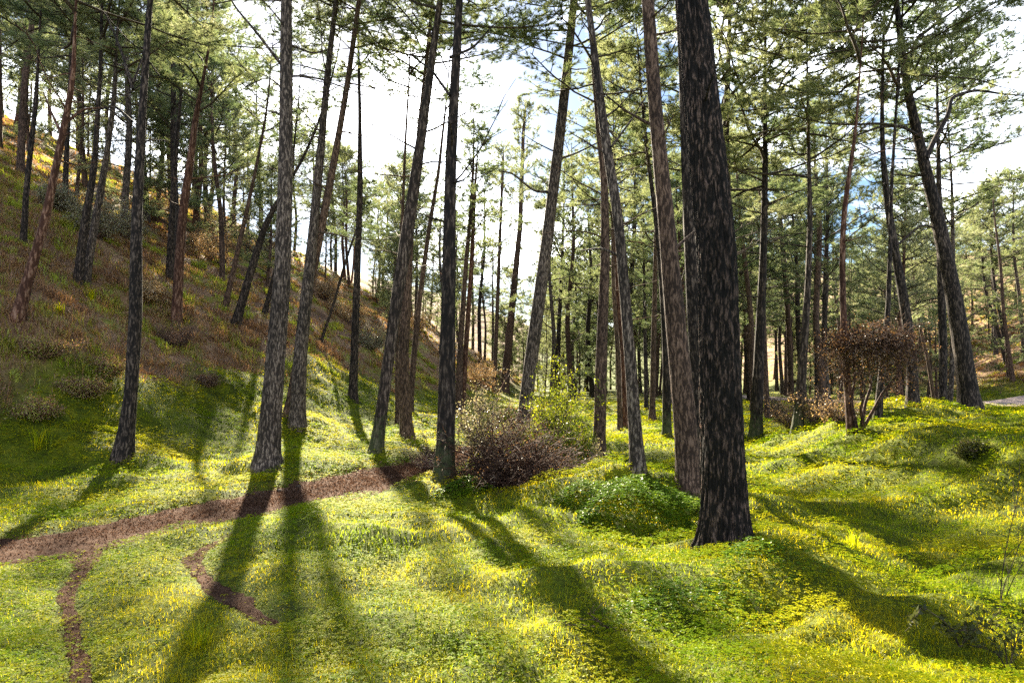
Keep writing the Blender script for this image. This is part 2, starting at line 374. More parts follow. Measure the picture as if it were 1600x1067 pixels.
def ribbon(name, pts, mat, lift=.012, cross=9, step=.06, ragged=.12):
    P = np.array(pts, float)
    # smooth the centre line
    T = np.r_[0, np.cumsum(np.hypot(*np.diff(P[:, :2], axis=0).T))]
    n = max(8, int(T[-1]/step)); t = np.linspace(0, T[-1], n)
    def cr(a):
        k = np.interp(t, T, np.arange(len(T))); i = np.clip(k.astype(int), 0, len(T)-2); f = k-i
        g = lambda q: a[np.clip(q, 0, len(a)-1)]
        p0, p1, p2, p3 = g(i-1), g(i), g(i+1), g(i+2)
        return .5*((2*p1)+(-p0+p2)*f+(2*p0-5*p1+4*p2-p3)*f*f+(-p0+3*p1-3*p2+p3)*f**3)
    x, y, wv = cr(P[:, 0]), cr(P[:, 1]), cr(P[:, 2])
    tx, ty = np.gradient(x), np.gradient(y); ln = np.hypot(tx, ty); nx, ny = -ty/ln, tx/ln
    s = np.linspace(-1, 1, cross)
    wl = wv*(1+ragged*2*pn(x*2.1, y*2.1, 31)+ragged*pn(x*7, y*7, 32)); wr = wv*(1+ragged*2*pn(x*2.3, y*2.3, 33)+ragged*pn(x*7, y*7, 34))
    W = np.where(s[None] < 0, wl[:, None], wr[:, None])
    X = x[:, None]+nx[:, None]*s[None]*W; Y = y[:, None]+ny[:, None]*s[None]*W
    Z = terrain(X, Y)+lift*(1-.0*s[None]) - .02*(np.abs(s[None]) > .99)
    c = cross; i = np.arange(n-1)[:, None]*c + np.arange(c-1)[None]
    F = np.stack([i, i+1, i+c+1, i+c], -1).reshape(-1, 4)
    o = mesh_np(name, np.stack([X, Y, Z], -1).reshape(-1, 3), F, [mat], smooth=True); tag(o, kind='structure')
ribbon('dirt_path', PATHS['dirt_path'], M['path'], .02, 25, .06, .16)
ribbon('narrow_track', PATHS['narrow_track'], M['path'], .014, 9, .03, .4)
ribbon('curved_track', PATHS['curved_track'], M['path'], .014, 9, .03, .45)
ribbon('gravel_road', ROAD, M['road'], .06, 15, .4, .04)

# ------------------------------------------------------------------ grass and ground cover (nobody could count it)
def rot_basis(az, n):
    return np.stack([np.cos(az), np.sin(az), np.zeros(n)], -1), np.stack([-np.sin(az), np.cos(az), np.zeros(n)], -1)

def blade_mesh(x, y, z, h, wd, lean, az):
    n = len(x); f, s = rot_basis(az, n); B = np.stack([x, y, z], -1)
    up = np.array([0, 0, 1.0])
    mid = B + f*(lean*h*.35)[:, None] + up*(h*.6)[:, None]
    tip = B + f*(lean*h)[:, None] + up*(h*(1-.35*lean))[:, None]
    V = np.stack([B-s*wd[:, None]/2, B+s*wd[:, None]/2, mid+s*wd[:, None]*.4, mid-s*wd[:, None]*.4, tip], 1).reshape(-1, 3)
    k = np.arange(n)[:, None]*5
    F = np.concatenate([k+np.array([[0, 1, 2]]), k+np.array([[0, 2, 3]]), k+np.array([[3, 2, 4]])])
    return V, F
def leaflet_mesh(x, y, z, size, tilt, az):
    """trefoil leaves: three rhombic leaflets each"""
    Vs = []; n = len(x)
    for q in range(3):
        a = az + q*2*PI/3
        f, s = rot_basis(a, n)
        tl = tilt + RNG.uniform(-.3, .3, n)
        d = f*np.cos(tl)[:, None] + np.array([0, 0, 1.0])*np.sin(tl)[:, None]
        B = np.stack([x, y, z], -1)
        Vs.append(np.stack([B+d*.12*size[:, None], B+d*(.62*size)[:, None]+s*(.42*size)[:, None], B+d*size[:, None]-np.array([0, 0, 1.0])*(.12*size)[:, None], B+d*(.62*size)[:, None]-s*(.42*size)[:, None]], 1))
    V = np.stack(Vs, 1).reshape(-1, 3)
    k = np.arange(n*3)[:, None]*4
    F = np.concatenate([k+np.array([[0, 1, 2]]), k+np.array([[0, 2, 3]])])
    return V, F

def scatter(zones, wfun=lambda y: .82*y+1.0):
    X = []; Y = []
    for y0, y1, rho in zones:
        w1 = wfun(y1); n = int(2*w1*(y1-y0)*rho)
        x = RNG.uniform(-w1, w1, n); y = RNG.uniform(y0, y1, n)
        k = np.abs(x) < wfun(y); X.append(x[k]); Y.append(y[k])
    return np.concatenate(X), np.concatenate(Y)

def cover_amount(x, y):          # 1 = leafy cover, 0 = plain grass
    return ss(-.12, .14, pn(x/1.6, y/1.3, 41)+.45*pn(x/.5, y/.45, 42) + .10)

Z = [(2.4, 4.5, 3400), (4.5, 6.5, 2000), (6.5, 9, 1150), (9, 13, 560), (13, 19, 240), (19, 28, 110), (28, 45, 45), (45, 75, 14)]
x, y = scatter(Z)
c = cover_amount(x, y); pd = path_d(x, y) + .07*pn(x*5, y*5, 51); hm = hmask(x, y); rd = dist_path(x, y, ROAD)
keep = (RNG.random(len(x)) < 1.0-.6*c) & (pd > -.02-RNG.exponential(.075, len(x))) & (RNG.random(len(x)) > hm*1.1) & (rd > 0)
short = 1-.65*np.exp(-np.maximum(pd, 0)/.25)
x, y, c, short = x[keep], y[keep], c[keep], short[keep]
n = len(x); z = terrain(x, y)-.01
tall = ss(.1, .45, pn(x/1.1, y/1.1, 43))
h = RNG.uniform(.035, .08, n)*(1+.9*tall*RNG.random(n)**2)*short
wd = RNG.uniform(.0025, .005, n)*np.clip(y/4.5, 1, 9)
V, F = blade_mesh(x, y, z, h, wd, RNG.uniform(.3, 1.7, n), RNG.uniform(0, 2*PI, n))
g = mesh_np('grass', V, F, [M['grass']], attr=np.repeat(RNG.random(n), 5)); tag(g, 'fine yellow-green grass glowing in the backlight across the clearing', 'grass', kind='stuff')
print('blades', n)

Z = [(2.4, 4.5, 2400), (4.5, 6.5, 1500), (6.5, 9, 950), (9, 13, 520), (13, 19, 250), (19, 28, 90), (28, 45, 30)]
x, y = scatter(Z)
c = cover_amount(x, y); pd = path_d(x, y) + .09*pn(x*4, y*4, 52); hm = hmask(x, y)
keep = (RNG.random(len(x)) < .12+.88*c) & (pd > .03-RNG.exponential(.05, len(x))) & (RNG.random(len(x)) > hm*1.1) & (dist_path(x, y, ROAD) > 0)
x, y, c, pd = x[keep], y[keep], c[keep], pd[keep]; n = len(x)
top = (.04+.08*c*ss(0, .5, pd))*(1+.5*pn(x*3, y*3, 44))
z = terrain(x, y)+top*RNG.uniform(.45, 1.05, n)
size = RNG.uniform(.011, .021, n)*np.clip(y/5.5, 1, 6)
V, F = leaflet_mesh(x, y, z, size, RNG.uniform(-.25, .45, n), RNG.uniform(0, 2*PI, n))
g = mesh_np('ground_cover', V, F, [M['cover']], attr=np.repeat(RNG.random(n), 12)); tag(g, 'low clover-like leafy ground cover over the mounds of the clearing', 'ground cover', kind='stuff')
print('leaves', n)

# hillside litter and low growth
Z = [(8, 14, 420), (14, 22, 190), (22, 34, 70), (34, 60, 22), (60, 110, 5)]
x, y = scatter(Z, lambda y: .85*y+3)
hm = np.maximum(hmask(x, y), ss(0, 4, x-(29+.06*(y-40))))
keep = (RNG.random(len(x)) < hm) & (path_d(x, y) > .1)
x, y = x[keep], y[keep]; n = len(x); z = terrain(x, y)-.01
clump = ss(-.1, .35, pn(x/1.0, y/1.0, 61))
h = RNG.uniform(.05, .14, n)*(1+1.3*clump)
V, F = blade_mesh(x, y, z, h, RNG.uniform(.012, .026, n)*np.clip(y/14, 1, 5), RNG.uniform(.3, 1.3, n), RNG.uniform(0, 2*PI, n))
va = np.repeat(RNG.random(n)*.75, 5)
Z = [(9, 16, 7.0), (16, 28, 4.2), (28, 50, 1.6), (50, 90, .5)]      # distinct tussocks and leggy scrub
cx, cyy = scatter(Z, lambda y: .85*y+3)
hm = np.maximum(hmask(cx, cyy), ss(0, 4, cx-(29+.06*(cyy-40)))); k_ = (RNG.random(len(cx)) < hm) & (path_d(cx, cyy) > .3); cx, cyy = cx[k_], cyy[k_]
m_ = len(cx); per = 70; rr_ = RNG.uniform(.08, .32, m_); tone = np.clip(RNG.random(m_)*.6+.4*ss(-.3, .3, pn(cx/3, cyy/3, 66)), 0, 1)
R_ = np.repeat(rr_, per); nn = m_*per; aa = RNG.uniform(0, 2*PI, nn); q_ = np.sqrt(RNG.random(nn))*R_
tx, ty = np.repeat(cx, per)+np.cos(aa)*q_, np.repeat(cyy, per)+np.sin(aa)*q_
V2, F2 = blade_mesh(tx, ty, terrain(tx, ty)-.01, R_*RNG.uniform(.5, 1.25, nn), RNG.uniform(.008, .02, nn)*np.clip(ty/16, 1, 4), RNG.uniform(.1, 1.2, nn), aa+RNG.normal(0, .8, nn))
V = np.concatenate([V, V2]); F = np.concatenate([F, F2+n*5]); va = np.r_[va, np.repeat(np.clip(np.repeat(tone, per)*1.25+RNG.normal(0, .1, nn), 0, 1), 5)]
g = mesh_np('undergrowth', V, F, [M['hill_leaf']], attr=va); tag(g, 'brown litter and low green growth covering the shaded hillside', 'undergrowth', kind='stuff')
print('hill', n)

# needles, chips and grit lying on the bare soil
x, y = [], []
for P_ in PATHS.values():
    P_ = np.array(P_); T = np.r_[0, np.cumsum(np.hypot(*np.diff(P_[:, :2], axis=0).T))]
    n = int(T[-1]*np.mean(P_[:, 2])*2*1500); t = RNG.uniform(0, T[-1], n)
    wv = np.interp(t, T, P_[:, 2]); x.append(np.interp(t, T, P_[:, 0])+RNG.normal(0, .55, n)*wv); y.append(np.interp(t, T, P_[:, 1])+RNG.normal(0, .75, n)*wv)
x = np.concatenate(x); y = np.concatenate(y); k_ = y > 2; x, y = x[k_], y[k_]; n = len(x)
z = terrain(x, y)+RNG.uniform(.012, .03, n)
V, F = blade_mesh(x, y, z, RNG.uniform(.004, .03, n)*np.clip(y/6, .8, 2), RNG.uniform(.003, .009, n)*np.clip(y/6, .8, 2), RNG.uniform(1.6, 2.6, n), RNG.uniform(0, 2*PI, n))
g = mesh_np('litter', V, F, [M['litter']], attr=np.repeat(RNG.random(n), 5)); tag(g, 'pine needles, chips and grit scattered on the dirt path', 'litter', kind='stuff')

# ------------------------------------------------------------------ pines
def tufts(mb, P, D, per=22, ln=.14, wd=.0118, spread=.85):
    """needle bunches: P points, D directions"""
    P = np.asarray(P); D = np.asarray(D); k = len(P)
    p = np.repeat(P, per, 0); d = np.repeat(D, per, 0); n = len(p)
    r = RNG.normal(0, 1, (n, 3)); r /= np.linalg.norm(r, axis=1)[:, None]
    dd = d + r*spread; dd /= np.linalg.norm(dd, axis=1)[:, None]
    s = np.cross(dd, RNG.normal(0, 1, (n, 3))); s /= np.linalg.norm(s, axis=1)[:, None]+1e-9
    l = RNG.uniform(.6, 1.15, n)*ln
    b = p - d*RNG.uniform(0, .07, n)[:, None]
    V = np.stack([b-s*wd*.5, b+s*wd*.5, b+dd*l[:, None]], 1).reshape(-1, 3)
    F = np.arange(n*3).reshape(-1, 3)
    mb.add(V, F, 1, np.repeat(np.clip(np.repeat(RNG.random(k), per)*.6+RNG.random(n)*.4, 0, 1), 3))

def make_crown(seed, nprim=30, Lc=7.5, R=2.7, dense=1.0, flat=0.0):
    random.seed(seed); mb = MB(); P = []; D = []
    for i in range(nprim):
        t = (i+rnd(0, .9))/nprim; zz = Lc*(t**.9)*.97
        prof = (.75+.9*t) if t < .3 else (1.02-.75*((t-.3)/.7)**1.3)
        ln = R*prof*rnd(.55, 1.15)
        az = i*2.4+rnd(-.5, .5)
        el = rnd(-.15, .65)+.75*t*t
        d0 = (math.cos(az)*math.cos(el), math.sin(az)*math.cos(el), math.sin(el))
        Q, _ = wander((0, 0, zz), d0, ln, 8, .17, .015)
        mb.tube(Q, np.linspace(.034, .009, 8)*(1.1-.5*t), 4)
        nb = int(9*dense)
        for b in range(nb):
            f = .28+.72*(b+rnd(0, 1))/nb
            k = f*7; i0 = min(6, int(k)); q = Q[i0]+(Q[i0+1]-Q[i0])*(k-i0)
            ax = unit(Q[i0+1]-Q[i0]); side = unit(np.cross(ax, (0, 0, 1)))*(1 if b % 2 else -1)
            dd = ax*rnd(.3, .9)+side*rnd(.4, 1.1)+np.array([0, 0, rnd(-.35, .85)])
            l2 = rnd(.35, .95)*(1.15-.5*f)*R/2.7
            S, _ = wander(q, dd, l2, 5, .22, .03)
            mb.tube(S, np.linspace(.011, .004, 5), 3)
            for c_ in range(7):
                k2 = (.25+.75*c_/6)*4; j0 = min(3, int(k2)); p = S[j0]+(S[j0+1]-S[j0])*(k2-j0)
                a2 = unit(S[j0+1]-S[j0]); off = np.array([rnd(-1, 1), rnd(-1, 1), rnd(-.35, .8)])
                e = unit(a2*.7+off)
                tl = rnd(.06, .26)
                P.append(p+e*tl); D.append(e)
                if tl > .14: P.append(p+e*tl*.45); D.append(e)
    tufts(mb, P, D)
    o = mb.build('crown', [M['twig'], M['needles']]); me = o.data
    bpy.data.objects.remove(o); return me
CROWNS = [make_crown(1), make_crown(2, 26, 7.5, 2.4), make_crown(3, 34, 7.5, 3.0), make_crown(4, 24, 7.5, 2.7, .9), make_crown(5, 30, 7.5, 2.2, 1.1), make_crown(6, 22, 7.5, 3.1, 1.0)]
SPARSE = [make_crown(7, 17, 7.5, 2.6, .8), make_crown(8, 19, 7.5, 2.3, .75), make_crown(9, 16, 7.5, 2.9, .8)]

def dead_branches(mb, P, R, z0, z1, n, scale=1.0):
    zs = P[:, 2]
    for i in range(n):
        zz = rnd(z0, z1)
        p = np.array([np.interp(zz, zs, P[:, 0]), np.interp(zz, zs, P[:, 1]), zz]); az = rnd(0, 2*PI)
        d = (math.cos(az), math.sin(az), rnd(-.15, .5)); ln = rnd(.5, 2.0)*scale
        Q, _ = wander(p, d, ln, 7, .2, .02)
        r0 = min(.022, np.interp(zz, zs, R)*.3)
        mb.tube(Q, np.linspace(r0, .004, 7), 4)
        for b in range(random.randint(1, 4)):
            k = random.randint(2, 5); e = unit(Q[k]-Q[k-1])+np.array([rnd(-.9, .9), rnd(-.9, .9), rnd(-.4, .6)])
            S, _ = wander(Q[k], e, ln*rnd(.2, .5), 5, .3)
            mb.tube(S, np.linspace(r0*.45, .003, 5), 3)

def trunk_mesh(mb, P, R, sides, rough=.0, step=.25):
    """stem through the given points with flared foot and uneven skin"""
    T = np.r_[0, np.cumsum(np.linalg.norm(np.diff(P, axis=0), axis=1))]
    n = max(10, int(T[-1]/step)); t = np.linspace(0, T[-1], n)
    C = np.stack([np.interp(t, T, P[:, k]) for k in range(3)], -1)
    # soften the corners
    for _ in range(int(.6/step)+1):
        C[1:-1] = .25*C[:-2]+.5*C[1:-1]+.25*C[2:]
    r = np.interp(t, T, R)
    r = r*(1+.42*np.exp(-np.maximum(C[:, 2]+.0, 0)/.18))
    a = np.arange(sides)*2*PI/sides
    ph = random.random()*50
    A, ZZ = np.meshgrid(a, C[:, 2]); 
    k = 1+.035*pn(np.cos(A)*1.3+ph, ZZ*.9+np.sin(A)*1.3, 71)*2
    if rough:
        u = A*r[0]*2.0
        ridg = 1-np.abs(pn(np.cos(A)*r.max()*26+ph, ZZ*3.3+np.sin(A)*r.max()*26, 72))*3.2
        k = k + rough*(ridg-.4) + rough*.7*pn(np.cos(A)*r.max()*70, ZZ*16+np.sin(A)*r.max()*70, 73)
    else:
        k = k + .05*pn(np.cos(A)*4+ph, ZZ*3.5+np.sin(A)*4, 74)
    V = C[:, None] + (r[:, None]*k)[..., None]*np.stack([np.cos(A), np.sin(A), 0*A], -1)
    V = V.reshape(-1, 3)
    i = np.arange(n-1)[:, None]*sides; j = np.arange(sides)[None]; j2 = (j+1) % sides
    Aq, B, Cq, D = i+j, i+j2, i+sides+j2, i+sides+j
    F = np.concatenate([np.stack([Aq, B, Cq], -1).reshape(-1, 3), np.stack([Aq, Cq, D], -1).reshape(-1, 3)])
    mb.add(V, F, 0)
    return C, r

TREES = []
def CR(sx): return 1.2 if sx < 420 else (1.25 if sx > 1140 else 1.0)
def pine(label, px, bark='bark_brown', H=None, cb=.55, crown=None, cr=1.0, depth=None, dead=6, sides=14, rough=0, step=.25, group=None, limbs=(), seed=None, sparse=False):
    random.seed(seed if seed is not None else int(px[0][0]*7+px[0][1]))
    bx, by = px[0][:2]
    if depth is None: X, Y = hit(bx, by)
    else: Y = depth; X = at_depth(bx, by, Y)[0]
    base = np.array([X, Y, hz(X, Y)])
    pts = []; rad = []
    for q in px:
        p = at_depth(q[0], q[1], Y); pts.append(p-base); rad.append(q[2]*.5*Y/FPX)
    pts = np.array(pts); rad = np.array(rad)
    pts[0] = (0, 0, 0)
    # depth sway so that the stem is not confined to one plane
    zz = pts[:, 2]; sw = rnd(-.05, .05); pts[:, 1] += sw*zz + .08*np.sin(zz*.5+rnd(0, 6))*np.minimum(zz/3, 1)
    d = unit(pts[-1]-pts[-2]); endz = pts[-1][2]
    if H is None: H = min(17, max(endz+1.5, 10.5+rad[0]*14))
    H = max(H, endz+.8)
    foot = [-.35*unit(pts[1]-pts[0])*1.0]
    ext = []; er = []; p = pts[-1].copy(); r = rad[-1]; k = max(2, int((H-endz)/1.2))
    for i in range(k):
        d = unit(d*.8+np.array([rnd(-.04, .04), rnd(-.04, .04), .25]))
        p = p + d*(H-endz)/k/max(.5, d[2]); ext.append(p.copy()); er.append(max(.012, r*(1-(i+1)/k)))
    P = np.vstack([foot, pts, ext]); R = np.r_[rad[0]*1.05, rad, er]
    root = empty('pine_tree', base); tag(root, label, 'tree', group)
    mb = MB(); C, rr = trunk_mesh(mb, P, R, sides, rough, step)
    Ht = C[-1, 2]; zc = cb*Ht
    if dead: dead_branches(mb, C, rr, max(1.2, .25*Ht), zc+.1*Ht, dead, min(1.3, .55+Y/30))
    for lb in limbs:                                   # limbs the photograph shows, as pixel lines with widths
        Q = []; W = []
        for j, q in enumerate(lb):
            dz = .25*j*(1 if len(lb) % 2 else -1)
            Q.append(at_depth(q[0], q[1], Y+dz)-base); W.append(q[2]*.5*Y/FPX)
        Q = np.array(Q); tt = np.arange(len(Q)); t2 = np.linspace(0, len(Q)-1, len(Q)*5)
        Qs = np.stack([np.interp(t2, tt, Q[:, k]) for k in range(3)], -1)
        for _ in range(3): Qs[1:-1] = .25*Qs[:-2]+.5*Qs[1:-1]+.25*Qs[2:]
        mb.tube(Qs, np.interp(t2, tt, W), 7)
    mb.build('trunk', [M[bark]], root)
    # crown on the upper stem
    i0 = int(np.argmin(np.abs(C[:, 2]-zc))); p0 = C[i0]; p1 = C[-1]
    ax = Vector(p1-p0); ln = ax.length
    me = (SPARSE if sparse else CROWNS)[random.randrange(len(SPARSE if sparse else CROWNS))] if crown is None else CROWNS[crown]
    co = bpy.data.objects.new('crown', me); COL.objects.link(co); co.parent = root
    q = ax.to_track_quat('Z', 'Y') @ Matrix.Rotation(rnd(0, 6.28), 4, 'Z').to_quaternion()
    co.location = Vector(p0); co.rotation_mode = 'QUATERNION'; co.rotation_quaternion = q
    s = ln/7.5; rs = min(1.15, (.55+.45*s))*cr; co.scale = (rs*CR(bx), rs*CR(bx), s)
    TREES.append(root); return root

pine('thick dark trunk with cracked flaky bark, the nearest tree standing alone in the foreground grass',
     [(1133, 853, 68), (1128, 740, 65), (1122, 600, 60), (1114, 400, 57), (1095, 210, 54), (1076, 0, 45)], 'bark_near', 15.5, .62, 3, rough=.085, sides=160, step=.035, dead=3)
pine('dark trunk half hidden directly behind the nearest thick tree',
     [(1098, 745, 26), (1090, 600, 26), (1079, 450, 25), (1068, 250, 20), (1062, 100, 16)], 'bark_dark', 14, .6)
pine('grey flaky trunk curving left as it rises, just left of the nearest thick tree',
     [(1078, 763, 36), (1067, 620, 34), (1050, 450, 30), (1036, 320, 25), (1021, 180, 21), (1008, 0, 19)], 'bark_brown', 15, .6, limbs=[[(1048, 395, 6), (1075, 370, 4), (1100, 350, 2)]], sides=40, rough=.03, step=.08, cr=1.25)
pine('slender trunk bowing to the left, with its foot in the grass behind the leafy mound',
     [(997, 735, 22), (984, 560, 18), (968, 350, 16), (945, 200, 15), (934, 100, 12), (922, 0, 10)], 'bark_grey', 14, .58, limbs=[[(970, 400, 5), (940, 388, 4), (905, 392, 2)], [(955, 230, 4), (985, 190, 3), (1010, 150, 2)]], cr=1.25)
pine('upright trunk left of the bowing slender tree, right of the brush heap',
     [(936, 711, 20), (940, 560, 18), (948, 400, 15), (947, 280, 12), (936, 180, 9), (926, 60, 6)], 'bark_brown', None, .58, cr=1.4)
pine('trunk leaning right with a sunlit grey edge, rising from behind the green bush',
     [(816, 690, 24), (826, 590, 22), (853, 390, 19), (876, 200, 16), (897, 0, 12)], 'bark_grey', 15, .6, limbs=[[(862, 300, 5), (835, 300, 4), (800, 270, 3), (780, 268, 2)], [(870, 250, 5), (900, 240, 3), (950, 215, 2)]], cr=1.45)
pine('dark trunk with mossy foot beside the bend of the path, touching the brush heap',
     [(694, 753, 31), (697, 640, 27), (700, 450, 22), (703, 250, 18), (710, 100, 15), (715, 0, 12)], 'bark_dark_moss', 15, .6, limbs=[[(703, 150, 5), (675, 110, 4), (640, 85, 2)], [(703, 90, 5), (740, 75, 4), (770, 40, 2)]], sides=36, rough=.03, step=.08, cr=1.3)
pine('leaning dark trunk with pale green moss on its foot, across the path',
     [(588, 703, 20), (607, 560, 18), (622, 450, 19), (636, 370, 21), (662, 200, 15), (691, 0, 9)], 'bark_grey_moss', 14.5, .58, cr=1.35)
pine('brown trunk just right of the mossy leaning one, behind the end of the path',
     [(636, 684, 20), (631, 560, 16), (637, 450, 15), (642, 350, 11), (655, 220, 9), (671, 80, 6)], 'bark_brown', 15.5, .62, crown=2, cr=1.3)
pine('narrow straight trunk squeezed behind the brown trunk at the end of the path',
     [(622, 664, 9), (622, 560, 9), (626, 450, 7), (632, 330, 5)], 'bark_brown', 15.5, .66, crown=3, cr=1.3)
pine('thin trunk splaying right from the foot of the brown trunk beyond the path',
     [(641, 640, 9), (647, 560, 9), (656, 470, 8), (672, 350, 7), (686, 270, 5)], 'bark_brown', 16, .70, sparse=True, cr=1.3)
pine('slim upright trunk at the foot of the brown slope, left of the path end',
     [(551, 625, 14), (558, 450, 11), (563, 300, 9), (564, 180, 6), (563, 90, 4)], 'bark_dark', 15.5, .68, crown=0, cr=1.3)
pine('tall trunk rising to meet the sun, right of the thick grey trunk on the bank',
     [(464, 669, 25), (468, 560, 21), (478, 450, 18), (484, 380, 16), (497, 200, 12), (505, 100, 10), (517, 0, 8)], 'bark_grey', 14, .72, sparse=True, dead=9, cr=1.5)
pine('trunk leaning right that parts from the sun-crossed trunk half way up',
     [(450, 650, 15), (468, 560, 15), (485, 450, 14), (500, 370, 13), (525, 240, 11), (545, 130, 9), (565, 0, 7)], 'bark_brown', 13.5, .68, sparse=True, dead=8, cr=1.5)
pine('thick grey-barked trunk on the green bank beside the path, left of the sun',
     [(417, 729, 37), (428, 600, 31), (445, 430, 25), (450, 300, 22), (451, 150, 20), (450, 0, 17)], 'bark_grey', 16, .68, sparse=True, limbs=[[(442, 105, 5), (400, 50, 4), (370, 15, 3), (355, -10, 2)], [(452, 70, 4), (490, 85, 3), (520, 75, 2)], [(443, 140, 3), (420, 120, 2), (385, 135, 2)]], dead=10, sides=40, rough=.03, step=.08, cr=1.5)
pine('slender dark trunk with a split base at the foot of the dark left bank',
     [(192, 712, 26), (203, 620, 20), (210, 500, 19), (209, 350, 16), (212, 180, 12), (216, 0, 9)], 'bark_dark', 13, .62, limbs=[[(208, 140, 5), (190, 80, 4), (165, 20, 2)], [(208, 130, 4), (225, 85, 3), (250, 120, 2)], [(206, 190, 5), (180, 165, 3), (120, 180, 2)]], sides=30)
pine('crooked reddish trunk leaning right on the left hillside, nearest the left edge',
     [(27, 498, 19), (45, 430, 16), (68, 350, 13), (88, 250, 11), (105, 180, 10), (118, 120, 8), (122, 40, 4)], 'bark_red', None, .45, cr=1.2, limbs=[[(96, 210, 5), (80, 175, 3), (68, 145, 2)], [(100, 195, 5), (130, 170, 4), (180, 168, 2)]], dead=8)
pine('thin dark trunk high on the left hillside, left of the crooked reddish one',
     [(36, 383, 9), (45, 280, 8), (57, 165, 7), (60, 100, 4)], 'bark_dark', None, .5, cr=1.15)
pine('left stem of the double trunk on the left hillside',
     [(122, 441, 15), (136, 350, 12), (152, 260, 9), (157, 180, 7)], 'bark_dark', None, .5, cr=1.15)
pine('right stem of the double trunk on the left hillside',
     [(133, 441, 13), (147, 340, 11), (163, 240, 9), (176, 150, 7), (180, 60, 4)], 'bark_grey', None, .5, cr=1.2)
pine('short dark trunk standing upright among the hillside shrubs, left of the pinkish one',
     [(265, 438, 13), (269, 350, 10), (276, 230, 7), (280, 180, 5)], 'bark_dark', None, .55, sparse=True)
pine('pinkish trunk rising from the dry twigs at the middle of the brown slope',
     [(275, 503, 16), (283, 400, 14), (288, 340, 13), (300, 250, 11), (308, 180, 9), (318, 130, 5)], 'bark_red', None, .5, cr=1.15, sparse=True)
pine('thin trunk leaning right on the slope, left of two other leaning trunks',
     [(352, 479, 9), (365, 420, 8), (380, 350, 7), (395, 270, 5), (408, 190, 4)], 'bark_brown', None, .55, sparse=True)
pine('strongly leaning dark trunk on the brown slope left of the thick grey trunk',
     [(368, 507, 14), (390, 430, 12), (415, 350, 10), (438, 305, 7), (470, 250, 5)], 'bark_dark', None, .6, sparse=True)
pine('short leaning trunk seen just left of the thick grey trunk on the slope',
     [(413, 490, 8), (430, 430, 8), (445, 370, 6), (455, 300, 4)], 'bark_dark', None, .6, sparse=True)
pine('very thin leaning sapling trunk on the brown slope right of the sun-crossed trunk',
     [(501, 535, 5), (520, 480, 4), (540, 410, 4), (560, 350, 3)], 'bark_dark', 7, .6)
pine('straight dark trunk behind the brush heap, leaning slightly right of the thin pair',
     [(788, 612, 14), (800, 480, 11), (813, 350, 8), (818, 200, 5), (821, 170, 4)], 'bark_brown', None, .6)
pine('thin straight trunk left of the dark one behind the brush heap',
     [(772, 612, 7), (777, 480, 6), (782, 350, 5), (786, 250, 4)], 'bark_brown', None, .58)
pine('brown trunk close behind the mossy-footed tree, right of it, left stem of a pair',
     [(716, 648, 12), (719, 540, 9), (728, 400, 7), (735, 330, 6), (739, 250, 4)], 'bark_brown', None, .58, sparse=True, cr=1.3)
pine('brown trunk close behind the mossy-footed tree, right stem of a pair',
     [(722, 642, 9), (728, 540, 8), (737, 400, 7), (741, 300, 5)], 'bark_red', None, .6, sparse=True)
pine('dark straight trunk on the right with a mossy green foot at the glade edge',
     [(1181, 685, 20), (1186, 560, 16), (1193, 400, 11), (1198, 260, 9), (1200, 150, 6), (1202, 20, 4)], 'bark_dark_moss', None, .5, cr=1.15, limbs=[[(1195, 290, 4), (1160, 300, 3), (1145, 310, 2)], [(1198, 180, 4), (1230, 110, 3), (1290, 70, 2)]])
pine('trunk with bright green mossy foot among the dry pink shrubs, leaning right',
     [(1246, 672, 16), (1255, 560, 13), (1262, 450, 9), (1267, 350, 8), (1268, 220, 5)], 'bark_grey_moss', None, .5, cr=1.1)
pine('tall pale trunk hidden behind the right edge of the nearest thick tree',
     [(1151, 680, 18), (1143, 500, 16), (1140, 350, 14), (1140, 200, 11), (1146, 60, 7), (1148, 0, 6)], 'bark_grey', 15, .45, cr=1.2)
pine('thin trunk leaning left behind the dry pink shrubs',
     [(1237, 628, 9), (1229, 500, 8), (1217, 360, 7), (1210, 300, 5)], 'bark_brown', None, .5)
pine('dark slim trunk, right one of the two straight ones behind the dry shrubs',
     [(1285, 640, 9), (1291, 450, 8), (1293, 330, 5), (1292, 250, 4)], 'bark_dark', None, .5)
pine('dark slim trunk, left one of the two straight ones behind the dry shrubs',
     [(1278, 630, 10), (1274, 500, 8), (1270, 380, 5)], 'bark_dark', None, .5)
pine('pale pinkish crooked trunk wrapped by the brown dead tangle',
     [(1331, 676, 13), (1322, 580, 11), (1315, 450, 9), (1313, 350, 8), (1320, 280, 7), (1328, 225, 5), (1332, 150, 3)], 'bark_red', None, .55)
pine('dark trunk standing behind the brown dead tangle, leaning right',
     [(1371, 657, 12), (1378, 580, 10), (1386, 500, 8), (1388, 400, 6)], 'bark_dark', None, .5)
pine('dark bent trunk on the crest of the grassy ridge, left of the big leaning tree',
     [(1427, 648, 18), (1426, 560, 16), (1417, 480, 15), (1405, 410, 13), (1392, 340, 11), (1380, 250, 8), (1377, 180, 6), (1378, 60, 4)], 'bark_dark', None, .55, depth=14.6, limbs=[[(1400, 385, 4), (1440, 350, 3), (1470, 360, 2)]])
